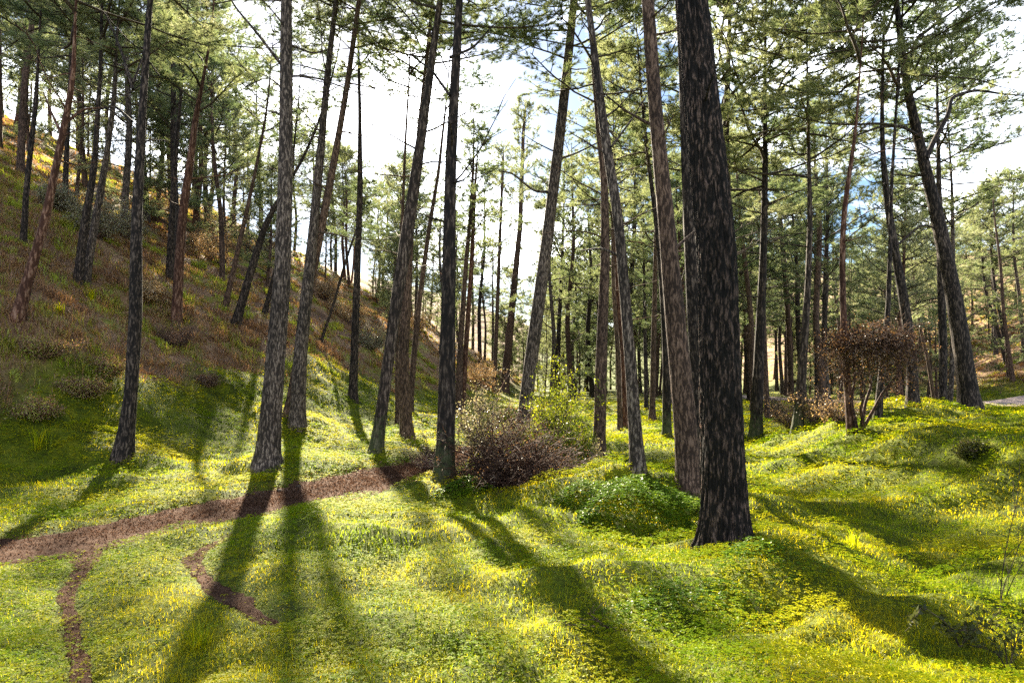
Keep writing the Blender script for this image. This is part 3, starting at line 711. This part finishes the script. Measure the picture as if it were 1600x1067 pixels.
pine('big dark trunk leaning far left on the grassy ridge, with a bare forked limb',
     [(1517, 647, 31), (1505, 560, 26), (1490, 460, 23), (1470, 350, 20), (1450, 260, 17), (1436, 200, 15), (1420, 130, 12), (1410, 60, 10), (1402, 0, 8)], 'bark_dark', 13, .68, depth=15.0, sides=30,
     limbs=[[(1447, 248, 9), (1462, 215, 8), (1482, 180, 7), (1486, 152, 6), (1525, 140, 5), (1570, 148, 3), (1610, 150, 2)], [(1418, 120, 7), (1430, 62, 6), (1460, 40, 5), (1500, 10, 3), (1515, -10, 2)],
            [(1440, 215, 5), (1410, 197, 5), (1375, 198, 4), (1330, 215, 2)], [(1415, 90, 5), (1425, 120, 4), (1452, 60, 3), (1440, 58, 2)]], dead=8)
pine('straight narrow trunk between the two leaning trees of the grassy ridge',
     [(1473, 645, 12), (1470, 540, 12), (1466, 430, 11), (1463, 330, 9), (1460, 250, 6)], 'bark_dark', None, .55, depth=19)
pine('pale grey narrow trunk touching the left side of the big leaning tree',
     [(1483, 645, 8), (1484, 540, 7), (1483, 400, 6), (1481, 300, 4)], 'bark_grey', None, .5, depth=21)
pine('dark trunk with a greenish foot between the bowing slender tree and the grey flaky one',
     [(1042, 683, 14), (1040, 560, 12), (1033, 450, 10), (1024, 350, 8), (1010, 250, 6)], 'bark_dark_moss', None, .55)
pine('slim trunk behind the clearing, left of the one with the greenish foot',
     [(1019, 655, 10), (1022, 500, 8), (1025, 350, 7), (1026, 250, 4)], 'bark_brown', None, .5, sparse=True)
pine('thin brown trunk at the far edge of the glade, left of the ivy-covered one',
     [(969, 670, 8), (965, 560, 7), (957, 450, 6), (955, 350, 4)], 'bark_brown', None, .5, sparse=True)
pine('ivy-brown trunk at the far edge of the glade seen between two nearer trunks',
     [(978, 665, 11), (975, 560, 9), (968, 480, 8), (962, 350, 5)], 'bark_red', None, .5)
pine('slim dark trunk right of the ivy-brown one in the far glade',
     [(1010, 640, 7), (1008, 500, 5), (1006, 400, 4)], 'bark_dark', None, .5)
pine('dark thin trunk at the far end of the hill foot, left of the far glade',
     [(917, 612, 6), (914, 500, 4), (913, 420, 3)], 'bark_dark', None, .5)
pine('curved slim trunk just right of the nearest thick tree, in the middle distance',
     [(1177, 640, 9), (1172, 500, 8), (1162, 420, 7), (1156, 370, 6), (1150, 300, 4)], 'bark_brown', None, .5)
pine('slim trunk immediately right of the dark straight one with the mossy foot',
     [(1199, 655, 9), (1195, 560, 7), (1192, 450, 5)], 'bark_brown', None, .5)
pine('left arm of the V-shaped pair of thin trunks on the far right bank',
     [(1572, 567, 6), (1556, 510, 5), (1538, 455, 4), (1533, 400, 3)], 'bark_dark', None, .5)
pine('right arm of the V-shaped pair of thin trunks on the far right bank',
     [(1574, 567, 6), (1568, 500, 5), (1558, 445, 4), (1553, 390, 3)], 'bark_dark', None, .5)
pine('thin trunk at the right edge of the photo on the far bank',
     [(1601, 560, 7), (1592, 460, 5), (1583, 410, 4), (1578, 350, 3)], 'bark_grey', None, .5)
pine('thin leaning trunk behind the ridge, right of the dark bent tree',
     [(1461, 630, 6), (1448, 560, 5), (1437, 515, 4), (1430, 470, 3)], 'bark_brown', None, .5, depth=38)
pine('slender dark tree at the upper left, behind the nearest left trunk',
     [(100, 320, 9), (108, 230, 7), (116, 140, 5)], 'bark_dark', None, .45, cr=1.2)

# far stands: a few prototypes, copied with their parts
def proto_pine(bark, H, r, lean, seed, cb=.34):
    random.seed(seed); mb = MB()
    P = np.array([(0, 0, -.4), (0, 0, 0), (lean*.25*H, .02*H, H*.3), (lean*.55*H, -.01*H, H*.6), (lean*.75*H, 0, H*.85), (lean*.8*H, 0, H)]); R = np.array([r*1.1, r, r*.8, r*.6, r*.3, .015])
    C, rr = trunk_mesh(mb, P, R, 9, 0, .5); dead_branches(mb, C, rr, .2*H, .55*H, 8, 1.0)
    root = empty('pine_tree', (0, 0, 0)); mb.build('trunk', [M[bark]], root)
    i0 = int(np.argmin(np.abs(C[:, 2]-cb*H))); p0 = C[i0]; ax = Vector(C[-1]-p0); ln = ax.length
    co = bpy.data.objects.new('crown', (CROWNS+SPARSE)[(seed*4) % 9]); COL.objects.link(co); co.parent = root
    co.location = Vector(p0); co.rotation_mode = 'QUATERNION'; co.rotation_quaternion = ax.to_track_quat('Z', 'Y'); co.scale = (1.3, 1.3, ln/7.5)
    return root
protos = [proto_pine('bark_brown', 13, .16, .04, 20), proto_pine('bark_dark', 14, .18, -.05, 21), proto_pine('bark_grey', 12, .15, .0, 22), proto_pine('bark_red', 12.5, .14, .07, 23), proto_pine('bark_brown', 11, .13, -.09, 24)]
used = set()
def far_pine(X, Y, label, group, s=1.0):
    i = random.randrange(5); p = protos[i]
    if i not in used: r = p; used.add(i)
    else:
        r = p.copy(); COL.objects.link(r)
        for ch in p.children:
            c = ch.copy(); COL.objects.link(c); c.parent = r
    r.location = (X, Y, hz(X, Y)); r.rotation_euler = (0, 0, rnd(0, 6.28)); r.scale = (s, s, s*rnd(.9, 1.1))
    tag(r, label, 'tree', group); TREES.append(r)
random.seed(77)
FAR = []
def fill(n, xf, y0, y1, where, group, mind=2.2, sc=(.8, 1.1)):
    placed = 0; tries = 0
    while placed < n and tries < 4000:
        tries += 1
        Y = rnd(y0, y1); X = xf(Y)
        if dist_path(np.array([X]), np.array([Y]), ROAD)[0] < .8: continue
        sx = 800+X/Y*FPX
        if 470 < sx < 570 and Y < 60: continue            # the open gap round the sun
        if abs(sx) > 1750: continue
        if any((-6.0 if Y < 60 else -4.5) < X+.27*q < 9 and 3 < Y-.96*q < 16 for q in [(hz(X, Y)+c_)/.543 for c_ in (5, 7.5, 10, 12.5)]): continue   # leaves the glade its sun
        if any(math.hypot(t.location.x-X, t.location.y-Y) < mind for t in TREES): continue
        far_pine(X, Y, 'x', group, rnd(*sc)); FAR.append((TREES[-1], sx, Y, where)); placed += 1
fill(80, lambda Y: toe(Y)+2+random.random()*(.30*Y+5), 42, 95, 'beyond the glade', 'distant pines beyond the glade', 2.0, (1.0, 1.35))
fill(30, lambda Y: rnd(.22, .62)*Y, 27, 80, 'behind the dry shrubs', 'distant pines behind the dry shrubs')
fill(26, lambda Y: 30+random.random()*(.85*Y-26), 38, 85, 'on the right hillside', 'distant pines on the right hillside', 2.6, (.8, 1.15))
fill(44, lambda Y: toe(Y)-rnd(3, 26), 30, 95, 'on the upper left hillside', 'distant pines on the left hillside', 2.6, (.9, 1.2))
fill(15, lambda Y: rnd(-.82, -.36)*Y, 24, 60, 'at the top left of the hillside', 'pines at the top left of the hillside', 1.9, (.9, 1.2))
def young_proto(seed, H):
    random.seed(seed); mb = MB()
    P = np.array([(0, 0, -.3), (0, 0, 0), (.03*H, .01*H, H*.4), (.02*H, 0, H*.8), (.03*H, 0, H)]); R = np.array([.09, .08, .06, .03, .01])
    C, rr = trunk_mesh(mb, P, R, 8, 0, .4); root = empty('young_pine', (0, 0, 0)); mb.build('trunk', [M['bark_brown']], root)
    co = bpy.data.objects.new('crown', CROWNS[seed % 6]); COL.objects.link(co); co.parent = root; co.location = (0, 0, .08*H); co.scale = (.85, .85, H*.92/7.5); return root
YP = [young_proto(s_, h_) for s_, h_ in ((31, 6.0), (32, 7.5), (33, 5.0))]; yused = set()
def young(n, xf, y0, y1, where, group):
    placed = 0; tries = 0
    while placed < n and tries < 3000:
        tries += 1; Y = rnd(y0, y1); X = xf(Y); sx = 800+X/Y*FPX
        if not -60 < sx < 1660 or dist_path(np.array([X]), np.array([Y]), ROAD)[0] < 1.5: continue
        if any(math.hypot(t.location.x-X, t.location.y-Y) < 1.6 for t in TREES): continue
        i = random.randrange(3); p = YP[i]
        if i not in yused: q = p; yused.add(i)
        else:
            q = p.copy(); COL.objects.link(q)
            for ch in p.children:
                c = ch.copy(); COL.objects.link(c); c.parent = q
        sc_ = rnd(.75, 1.25); q.location = (X, Y, hz(X, Y)); q.rotation_euler = (0, 0, rnd(0, 6.28)); q.scale = (sc_, sc_, sc_)
        tag(q, 'x', 'tree', group); TREES.append(q); FAR.append((q, sx, Y, where)); placed += 1
young(20, lambda Y: toe(Y)+3+random.random()*(.45*Y+4), 52, 95, 'young beyond', 'young pines beyond the glade')
young(16, lambda Y: rnd(-.02, .13)*Y, 58, 110, 'young beyond', 'young pines beyond the glade')
young(22, lambda Y: rnd(.40, .80)*Y, 44, 85, 'young right', 'young pines on the right hillside')
young(20, lambda Y: rnd(-.80, -.30)*Y, 28, 62, 'young left', 'young pines on the left hillside')
young(16, lambda Y: toe(Y)-rnd(2, 18), 42, 95, 'young left', 'young pines on the left hillside')
MARKS = [(-900, 'the left picture edge'), (45, 'the crooked reddish trunk'), (130, 'the double trunk'), (200, 'the slender dark trunk'), (285, 'the pinkish trunk'), (400, 'the leaning slope trunk'), (440, 'the thick grey trunk'), (485, 'the sun-crossed trunk'), (556, 'the slim upright trunk'),
         (620, 'the moss-footed leaning trunk'), (698, 'the brush-side trunk'), (780, 'the thin pair'), (835, 'the right-leaning trunk'), (938, 'the upright glade trunk'), (980, 'the bowing trunk'), (1050, 'the grey flaky trunk'), (1110, 'the nearest thick trunk'),
         (1190, 'the dark straight trunk'), (1260, 'the green-footed trunk'), (1320, 'the tangle'), (1410, 'the bent ridge tree'), (1490, 'the big leaning tree'), (1570, 'the V-shaped pair'), (2500, 'the right picture edge')]
ORD = ['nearest', 'second nearest', 'third nearest', 'fourth nearest', 'fifth nearest', 'sixth nearest', 'seventh nearest', 'eighth nearest', 'ninth nearest', 'tenth nearest', 'eleventh nearest', 'twelfth nearest', 'thirteenth nearest', 'fourteenth nearest', 'fifteenth nearest', 'sixteenth nearest'] + ['farthest']*30
cells = {}
WH = {'beyond the glade': 'beyond the glade', 'behind the dry shrubs': 'behind dry shrubs', 'on the right hillside': 'right hillside', 'on the upper left hillside': 'left hillside', 'at the top left of the hillside': 'hill top', 'young beyond': 'beyond the glade', 'young right': 'right hillside', 'young left': 'left hillside'}
for o, sx, Y, where in FAR:
    k = max(i for i in range(len(MARKS)) if MARKS[i][0] <= max(sx, -899)); cells.setdefault((k, where), []).append((Y, o))
for (k, where), lst in cells.items():
    for i, (Y, o) in enumerate(sorted(lst, key=lambda q: q[0])):
        a, b = MARKS[k][1], MARKS[min(k+1, len(MARKS)-1)][1]
        o['label'] = ((('%s bushy young pine between' if where.startswith('young') else '%s pine between')+' %s and %s, %s') % (ORD[i], a.replace('the ', ''), b.replace('the ', ''), WH[where])).replace('picture edge', 'edge').replace(' trunk and ', ' and ')

# ------------------------------------------------------------------ shrubs
def leaves(mb, P, size, m=1, jitter=.04):
    P = np.asarray(P); n = len(P); P = P + RNG.normal(0, jitter, (n, 3))
    d = RNG.normal(0, 1, (n, 3)); d /= np.linalg.norm(d, axis=1)[:, None]
    s = np.cross(d, RNG.normal(0, 1, (n, 3))); s /= np.linalg.norm(s, axis=1)[:, None]+1e-9
    l = (RNG.uniform(.6, 1.2, n)*size)[:, None]
    V = np.stack([P, P+d*l*.5+s*l*.28, P+d*l, P+d*l*.5-s*l*.28], 1).reshape(-1, 3)
    k = np.arange(n)[:, None]*4
    mb.add(V, np.concatenate([k+np.array([[0, 1, 2]]), k+np.array([[0, 2, 3]])]), 1, np.repeat(RNG.random(n), 4))

def shrub(label, X, Y, rad, h, leafm, twigm='dry_twig', stems=26, sub=6, nleaf=2600, lsize=.04, droop=0.0, spread=1.0, name='shrub', cat='shrub', group=None, seed=1, sink=0, core=0.0, twr=.012):
    random.seed(seed); base = (X, Y, hz(X, Y)-.02-sink)
    root = empty(name, base); tag(root, label, cat, group)
    tw = MB(); pts = []
    for i in range(stems):
        az = rnd(0, 2*PI); out_ = math.sqrt(random.random())*spread
        d = (math.cos(az)*out_, math.sin(az)*out_, rnd(.35, 1.1))
        dv = unit(d); ln = 1/math.sqrt((math.hypot(dv[0], dv[1])/rad)**2+(dv[2]/h)**2)*rnd(.7, 1.1)
        p0 = (rnd(-.25, .25)*rad*(.5+core), rnd(-.25, .25)*rad*(.5+core), 0)
        Q, _ = wander(p0, d, ln, 8, .16, -droop)
        tw.tube(Q, np.linspace(twr, twr*.25, 8), 4)
        for b in range(sub):
            k = random.randint(2, 7); e = unit(Q[k]-Q[k-1])+np.array([rnd(-1, 1), rnd(-1, 1), rnd(-.5, .8)])
            S, _ = wander(Q[k], e, ln*rnd(.15, .45), 5, .3, -droop)
            tw.tube(S, np.linspace(twr*.4, .003, 5), 3); pts += [S[j] for j in range(1, 5)]
            for c_ in range(2):
                T_, _ = wander(S[random.randint(1, 4)], np.array([rnd(-1, 1), rnd(-1, 1), rnd(-.4, .8)]), ln*rnd(.08, .2), 4, .3, -droop)
                tw.tube(T_, np.linspace(.004, .002, 4), 3); pts += [T_[j] for j in range(1, 4)]
    tw.build('branches', [M[twigm]], root)
    if nleaf:
        P = np.array(pts)[RNG.integers(0, len(pts), nleaf)]
        lf = MB(); leaves(lf, P, lsize); lf.M[0][:] = 0
        o = lf.build('foliage', [M[leafm]], root); o.data.polygons.foreach_set('use_smooth', np.zeros(len(o.data.polygons), bool))
    return root
def px_shrub(label, px, py, rpx, hpx, leafm, depth=None, **k):
    if depth is None: X, Y = hit(px, py)
    else: Y = depth; X = at_depth(px, py, Y)[0]
    return shrub(label, X, Y, rpx*Y/FPX, hpx*Y/FPX, leafm, **k)

px_shrub('large heap of tangled brown dead brushwood right of the mossy-footed tree', 805, 752, 82, 104, 'dead_leaf', twigm='heap_twig', stems=300, sub=11, nleaf=6000, lsize=.03, droop=.10, spread=1.5, name='brush_heap', cat='brush heap', seed=3, core=1.2, twr=.009)
px_shrub('bright yellow-green bush growing behind the brown brush heap', 866, 722, 50, 160, 'shrub_green', depth=12.6, twigm='twig', stems=60, sub=12, nleaf=26000, lsize=.042, seed=4, name='green_bush', cat='bush')
px_shrub('thin pale-leaved shrub rising between the mossy-footed tree and the green bush', 765, 722, 62, 120, 'shrub_grey', depth=12.9, stems=40, sub=8, nleaf=4500, lsize=.04, seed=5)
px_shrub('low grey-green leafy bush at the right foot of the brush heap', 905, 722, 42, 55, 'shrub_grey', stems=26, sub=7, nleaf=2600, lsize=.04, seed=6)
px_shrub('bare twiggy shrub beside the path end, left of the mossy-footed tree', 668, 735, 34, 100, 'shrub_grey', stems=24, sub=6, nleaf=400, lsize=.03, seed=7, twr=.007)
# brown tangle hanging over a crooked little tree
def tangle():
    X, Y = hit(1345, 673); base = np.array([X, Y, hz(X, Y)-.05]); sc = Y/FPX; random.seed(9)
    root = empty('dead_tree', base); tag(root, 'brown dead tangle of vines draped over a small crooked bare tree', 'dead tree')
    st = MB(); pts = []
    for k, line in enumerate([[(1345, 673), (1352, 630), (1362, 600), (1355, 560), (1360, 520)], [(1347, 672), (1365, 640), (1380, 612), (1400, 590), (1418, 560)], [(1340, 674), (1330, 630), (1336, 590), (1332, 540), (1345, 510)], [(1350, 672), (1345, 640), (1352, 610), (1340, 570)]]):
        Q = np.array([at_depth(a, b, Y+.12*j*(-1)**k)-base for j, (a, b) in enumerate(line)]); t2 = np.linspace(0, len(Q)-1, 16)
        Q = np.stack([np.interp(t2, np.arange(len(Q)), Q[:, c]) for c in range(3)], -1); st.tube(Q, np.linspace(.032, .012, 16), 6)
    c0 = at_depth(1360, 545, Y)-base
    for i in range(900):
        az = rnd(0, 2*PI); rr = math.sqrt(random.random()); rx = 36*sc
        p = c0+np.array([math.cos(az)*rr*rx, math.sin(az)*rr*rx, ((1-rr*rr)*42*rnd(-.4, 1)-(70*random.random()**2 if i % 3 == 0 else 0))*sc])
        Q, _ = wander(p, (math.cos(az)*.35, math.sin(az)*.35, .25), rnd(18, 62)*sc*(1.2 if rr > .4 else .8), 8, .38, -.22)
        st.tube(Q, np.linspace(.007, .003, 8), 3); pts += list(Q)
    st.build('branches', [M['heap_twig']], root)
    lf = MB(); leaves(lf, np.array(pts)[RNG.integers(0, len(pts), 10000)], .036); lf.M[0][:] = 0; lf.build('foliage', [M['dead_leaf']], root)
tangle()
for i, (px, py, r, h, lab) in enumerate([
    (1235, 668, 45, 42, 'dry pinkish twiggy shrub at the foot of the green-mossed trunk'), (1275, 662, 48, 55, 'wide dry pinkish twiggy shrub in the middle of the row of dry shrubs'),
    (1312, 658, 36, 40, 'dry pinkish shrub just left of the brown dead tangle'), (1215, 652, 30, 36, 'small dry pinkish shrub right of the dark straight trunk'),
    (1398, 640, 40, 50, 'dry brown shrub behind the tangle and left of the bent ridge tree'), (1450, 632, 30, 34, 'dry brown shrub between the bent ridge tree and the big leaning tree')]):
    px_shrub(lab, px, py, r, h, 'shrub_gold', depth=None if i < 4 else 24, stems=44, sub=8, nleaf=1200, lsize=.035, seed=30+i, twr=.008, group='dry shrubs behind the glade')
for i, (px, py, r, h, m, lab) in enumerate([
    (150, 372, 52, 62, 'shrub_grey', 'grey-green round shrub high on the left hillside behind the double trunk'), (195, 372, 36, 58, 'shrub_grey', 'grey-green shrub between the double trunk and the slender dark trunk'),
    (338, 412, 44, 85, 'shrub_gold', 'pale golden feathery shrub in the sun on the hillside, left of the leaning trunks'), (392, 400, 30, 60, 'shrub_grey', 'small grey shrub behind the strongly leaning dark trunk'),
    (240, 345, 40, 48, 'shrub_gold', 'sunlit straw-coloured shrub right of the slender dark trunk on the hillside'), (580, 548, 24, 70, 'shrub_grey', 'upright twiggy grey shrub right of the slim trunk on the brown slope'),
    (545, 505, 34, 44, 'shrub_gold', 'pinkish dry shrub on the slope behind the slim upright trunk'), (748, 602, 26, 50, 'shrub_gold', 'dry brown shrub on the lower slope right of the mossy-footed tree'),
    (655, 520, 30, 40, 'shrub_gold', 'golden shrub on the slope above the end of the path'), (700, 500, 26, 34, 'shrub_gold', 'sunlit golden shrub on the skyline of the slope'),
    (860, 590, 26, 26, 'shrub_grey', 'grey-green shrub at the far foot of the slope'), (60, 560, 62, 24, 'hill_leaf', 'brown low scrub on the bank near the left edge'), (130, 620, 66, 22, 'hill_leaf', 'brown low scrub on the bank left of the slender dark trunk'),
    (60, 655, 46, 26, 'hill_leaf', 'brown withered low shrub at the foot of the dark bank'), (170, 590, 34, 30, 'hill_leaf', 'brown withered shrub on the bank just left of the slender trunk'),
    (325, 605, 22, 22, 'dead_leaf', 'small brown shrub on the green bank left of the thick grey trunk'), (275, 545, 26, 60, 'dead_leaf', 'bare twiggy sapling in front of the pinkish hillside trunk'),
    (420, 395, 30, 50, 'shrub_gold', 'pale feathery shrub on the slope just behind the thick grey trunk'), (250, 300, 36, 44, 'shrub_grey', 'grey-green shrub near the skyline right of the slender dark trunk'),
    (90, 330, 36, 40, 'shrub_grey', 'dusty green shrub behind the crooked reddish trunk on the hillside'), (600, 470, 26, 36, 'shrub_grey', 'grey shrub high on the slope above the mossy leaning trunk'),
    (230, 470, 30, 26, 'shrub_gold', 'small straw-coloured shrub right of the slender dark trunk, mid slope'), (510, 470, 28, 36, 'shrub_gold', 'small pinkish shrub on the slope just right of the sun-crossed trunk'),
    (1520, 712, 22, 20, 'dark_leaf', 'small dark green bush on the grassy ridge below the big leaning tree')]):
    px_shrub(lab, px, py, r, h, m, stems=46, sub=9, nleaf=7000 if m != 'dead_leaf' else 1500, lsize=.035 if m in ('dead_leaf', 'dark_leaf', 'hill_leaf') else .06, seed=60+i, twr=.009)

# ------------------------------------------------------------------ small things in the foreground
def twig_thing(label, name, cat, px, py, lines, r=.006, mat='dry_twig', sub=5, subl=.25, leaf=None, nleaf=0, lsize=.05, seed=1, dsp=.05):
    random.seed(seed); X, Y = hit(px, py, near=2.0); base = np.array([X, Y, hz(X, Y)]); root = empty(name, base); tag(root, label, cat)
    mb = MB(); pts = []
    for k, line in enumerate(lines):
        dep = [Y+dsp*j*(-1)**k for j in range(len(line))]
        Q = np.array([at_depth(a, b, d)-base for (a, b), d in zip(line, dep)]); t2 = np.linspace(0, len(Q)-1, len(Q)*4)
        Q = np.stack([np.interp(t2, np.arange(len(Q)), Q[:, c]) for c in range(3)], -1)
        for _ in range(2): Q[1:-1] = .25*Q[:-2]+.5*Q[1:-1]+.25*Q[2:]
        mb.tube(Q, np.linspace(r, r*.3, len(Q)), 5)
        for b in range(sub):
            j = random.randint(2, len(Q)-1); e = unit(Q[j]-Q[j-1])+np.array([rnd(-.8, .8), rnd(-.8, .8), rnd(-.2, .6)])
            S, _ = wander(Q[j], e, subl*rnd(.4, 1), 6, .2); mb.tube(S, np.linspace(r*.45, .0015, 6), 3); pts += list(S[2:])
    mb.build('stems', [M[mat]], root)
    if nleaf:
        lf = MB(); leaves(lf, np.array(pts)[RNG.integers(0, len(pts), nleaf)], lsize, jitter=.01); lf.M[0][:] = 0; lf.build('foliage', [M[leaf]], root)
twig_thing('fallen bare twig branch lying on the grass in the middle foreground', 'fallen_branch', 'branch', 990, 990,
           [[(1012, 990), (960, 980), (920, 978), (880, 992), (850, 1012)], [(950, 980), (925, 962), (915, 955)], [(930, 978), (890, 975), (865, 985)]], .006, sub=6, subl=.2, seed=2, dsp=.08)
twig_thing('short dark broken stick poking up from the grass left of the nearest trunk', 'stick', 'stick', 1018, 856, [[(1016, 856), (1022, 846), (1018, 836)]], .010, 'twig', 1, .05, seed=3, dsp=.0)
twig_thing('thin slanting twig in the grass just left of the nearest trunk', 'stick', 'stick', 1060, 845, [[(1062, 846), (1048, 834), (1034, 822)]], .006, 'twig', 1, .05, seed=4, dsp=.02)
twig_thing('tall bare wiry weed at the right edge of the foreground', 'bare_weed', 'weed', 1560, 960,
           [[(1562, 962), (1565, 900), (1575, 840), (1590, 780), (1594, 720)], [(1562, 962), (1566, 920), (1590, 860), (1610, 800)], [(1560, 962), (1580, 910), (1604, 870)]], .004, 'twig', 6, .22, seed=5, dsp=.04)
twig_thing('drooping dark-leaved seedling in the right foreground grass', 'seedling', 'plant', 1500, 1010,
           [[(1500, 1012), (1490, 985), (1470, 965), (1448, 955)], [(1500, 1012), (1482, 975), (1440, 945), (1432, 965)], [(1500, 1012), (1520, 985), (1550, 970)], [(1500, 1012), (1508, 1000), (1512, 985)]], .004, 'twig', 7, .12, 'dark_leaf', 150, .045, 6, .03)
twig_thing('leafy dark weed at the lower right corner', 'weed', 'weed', 1575, 1050,
           [[(1575, 1052), (1570, 1000), (1550, 980), (1500, 985)], [(1575, 1052), (1585, 1010), (1600, 970)], [(1575, 1052), (1560, 1020), (1530, 1010)]], .004, 'twig', 9, .16, 'dark_leaf', 160, .03, 7, .04)
def clump(label, px, py, hpx, n, seed):
    X, Y = hit(px, py, near=2.0); r = hpx*Y/FPX
    rs = np.random.default_rng(seed); a = rs.uniform(0, 2*PI, n)
    V, F = blade_mesh(rs.normal(0, r*.12, n), rs.normal(0, r*.12, n), np.full(n, -.02), rs.uniform(.5, 1.1, n)*r, np.full(n, max(.006, .0012*Y)), rs.uniform(.2, .9, n), a)
    o = mesh_np('grass_clump', V, F, [M['grass']], attr=np.repeat(rs.random(n), 5)); o.location = (X, Y, hz(X, Y)); tag(o, label, 'grass clump')
clump('tall tuft of bladed grass on the bank at the far left', 62, 702, 50, 26, 1)
clump('tall loose tuft of long grass right of the nearest thick trunk', 1335, 858, 44, 34, 2)
clump('tuft of long green grass on the left hillside under the double trunk', 142, 470, 26, 40, 3)
clump('tuft of long bright grass left of the middle foreground', 310, 1015, 60, 50, 4)
clump('small bluish grass tuft on the dark hillside near the crooked reddish trunk', 92, 492, 26, 30, 5)
def hump(label, px, py, rx, ry, h, seed):
    """a low cushion of trefoil leaves on short stalks"""
    X, Y = hit(px, py); rs = np.random.default_rng(seed); n = int(5200*rx*ry)
    a = rs.uniform(0, 2*PI, n); q = np.sqrt(rs.random(n)); x = X+np.cos(a)*q*rx*(1+.25*np.sin(3*a+seed)); y = Y+np.sin(a)*q*ry
    top = h*(1-q**2.2)*(1+.5*pn(x*2.6, y*2.6, 81))+.03
    z = terrain(x, y)+top*rs.uniform(.55, 1.05, n)
    V, F = leaflet_mesh(x-X, y-Y, z-hz(X, Y), rs.uniform(.016, .03, n)*max(1, Y/6), rs.uniform(-.3, .5, n), rs.uniform(0, 2*PI, n))
    o = mesh_np('leafy_clump', V, F, [M['clump_leaf']], attr=np.repeat(rs.random(n), 12)); o.location = (X, Y, hz(X, Y)); tag(o, label, 'leafy clump')
hump('large dark green leafy hump in front of the bowing slender trunk', 1000, 800, 1.0, .62, .30, 1)
hump('dark green leafy cushion against the right foot of the nearest thick trunk', 1190, 878, .42, .30, .13, 2)
hump('broad low leafy cushion in the grass below the nearest thick trunk', 1080, 950, .60, .30, .08, 3)
hump('leafy green cushion at the mossy foot of the tree beside the path', 730, 762, .40, .28, .10, 4)
# stones on the path
def stone(label, px, py, s, seed):
    X, Y = hit(px, py, near=2.0); random.seed(seed)
    import bmesh
    bm = bmesh.new(); bmesh.ops.create_icosphere(bm, subdivisions=3, radius=s)
    for v in bm.verts:
        k = 1+.5*float(pn(v.co.x/s*1.1+seed, v.co.y/s*1.1+v.co.z/s*.8, seed)); v.co *= k; v.co.z *= .6
    me = bpy.data.meshes.new('stone'); bm.to_mesh(me); bm.free(); me.materials.append(M['twig'])
    for p in me.polygons: p.use_smooth = True
    o = bpy.data.objects.new('stone', me); COL.objects.link(o); o.location = (X, Y, hz(X, Y)+.02+s*.25); tag(o, label, 'stone')
stone('small dark stone on the path, left of the tree shadows', 268, 828, .03, 1)
stone('small dark stone on the far edge of the path', 437, 770, .04, 2)
stone('small dark stone near the far edge of the path, right of the other one', 466, 763, .035, 3)

# ------------------------------------------------------------------ haze in the air
if HAZE > 0:
    m, t, n, l = newmat('air')
    v = n('ShaderNodeVolumePrincipled'); v.inputs['Density'].default_value = HAZE; v.inputs['Color'].default_value = (.95, .95, .97, 1); v.inputs['Anisotropy'].default_value = .6
    o = n('ShaderNodeOutputMaterial'); l(v.outputs[0], o.inputs['Volume'])
    a, b = np.array([-480, -35, -2.5]), np.array([480, 405, 60])
    V = [(x, y, z) for x in (a[0], b[0]) for y in (a[1], b[1]) for z in (a[2], b[2])]
    F = [(0, 1, 3, 2), (4, 6, 7, 5), (0, 4, 5, 1), (2, 3, 7, 6), (0, 2, 6, 4), (1, 5, 7, 3)]
    h = mesh_np('haze', V, F, [m]); tag(h, kind='stuff'); h['label'] = 'thin bright haze in the air under the trees'; h['category'] = 'haze'
print('trees', len(TREES))

for o in bpy.data.objects:
    if o.get('label') and len(o['label'].split()) > 16: print('LONG', o.name, len(o['label'].split()), o['label'])
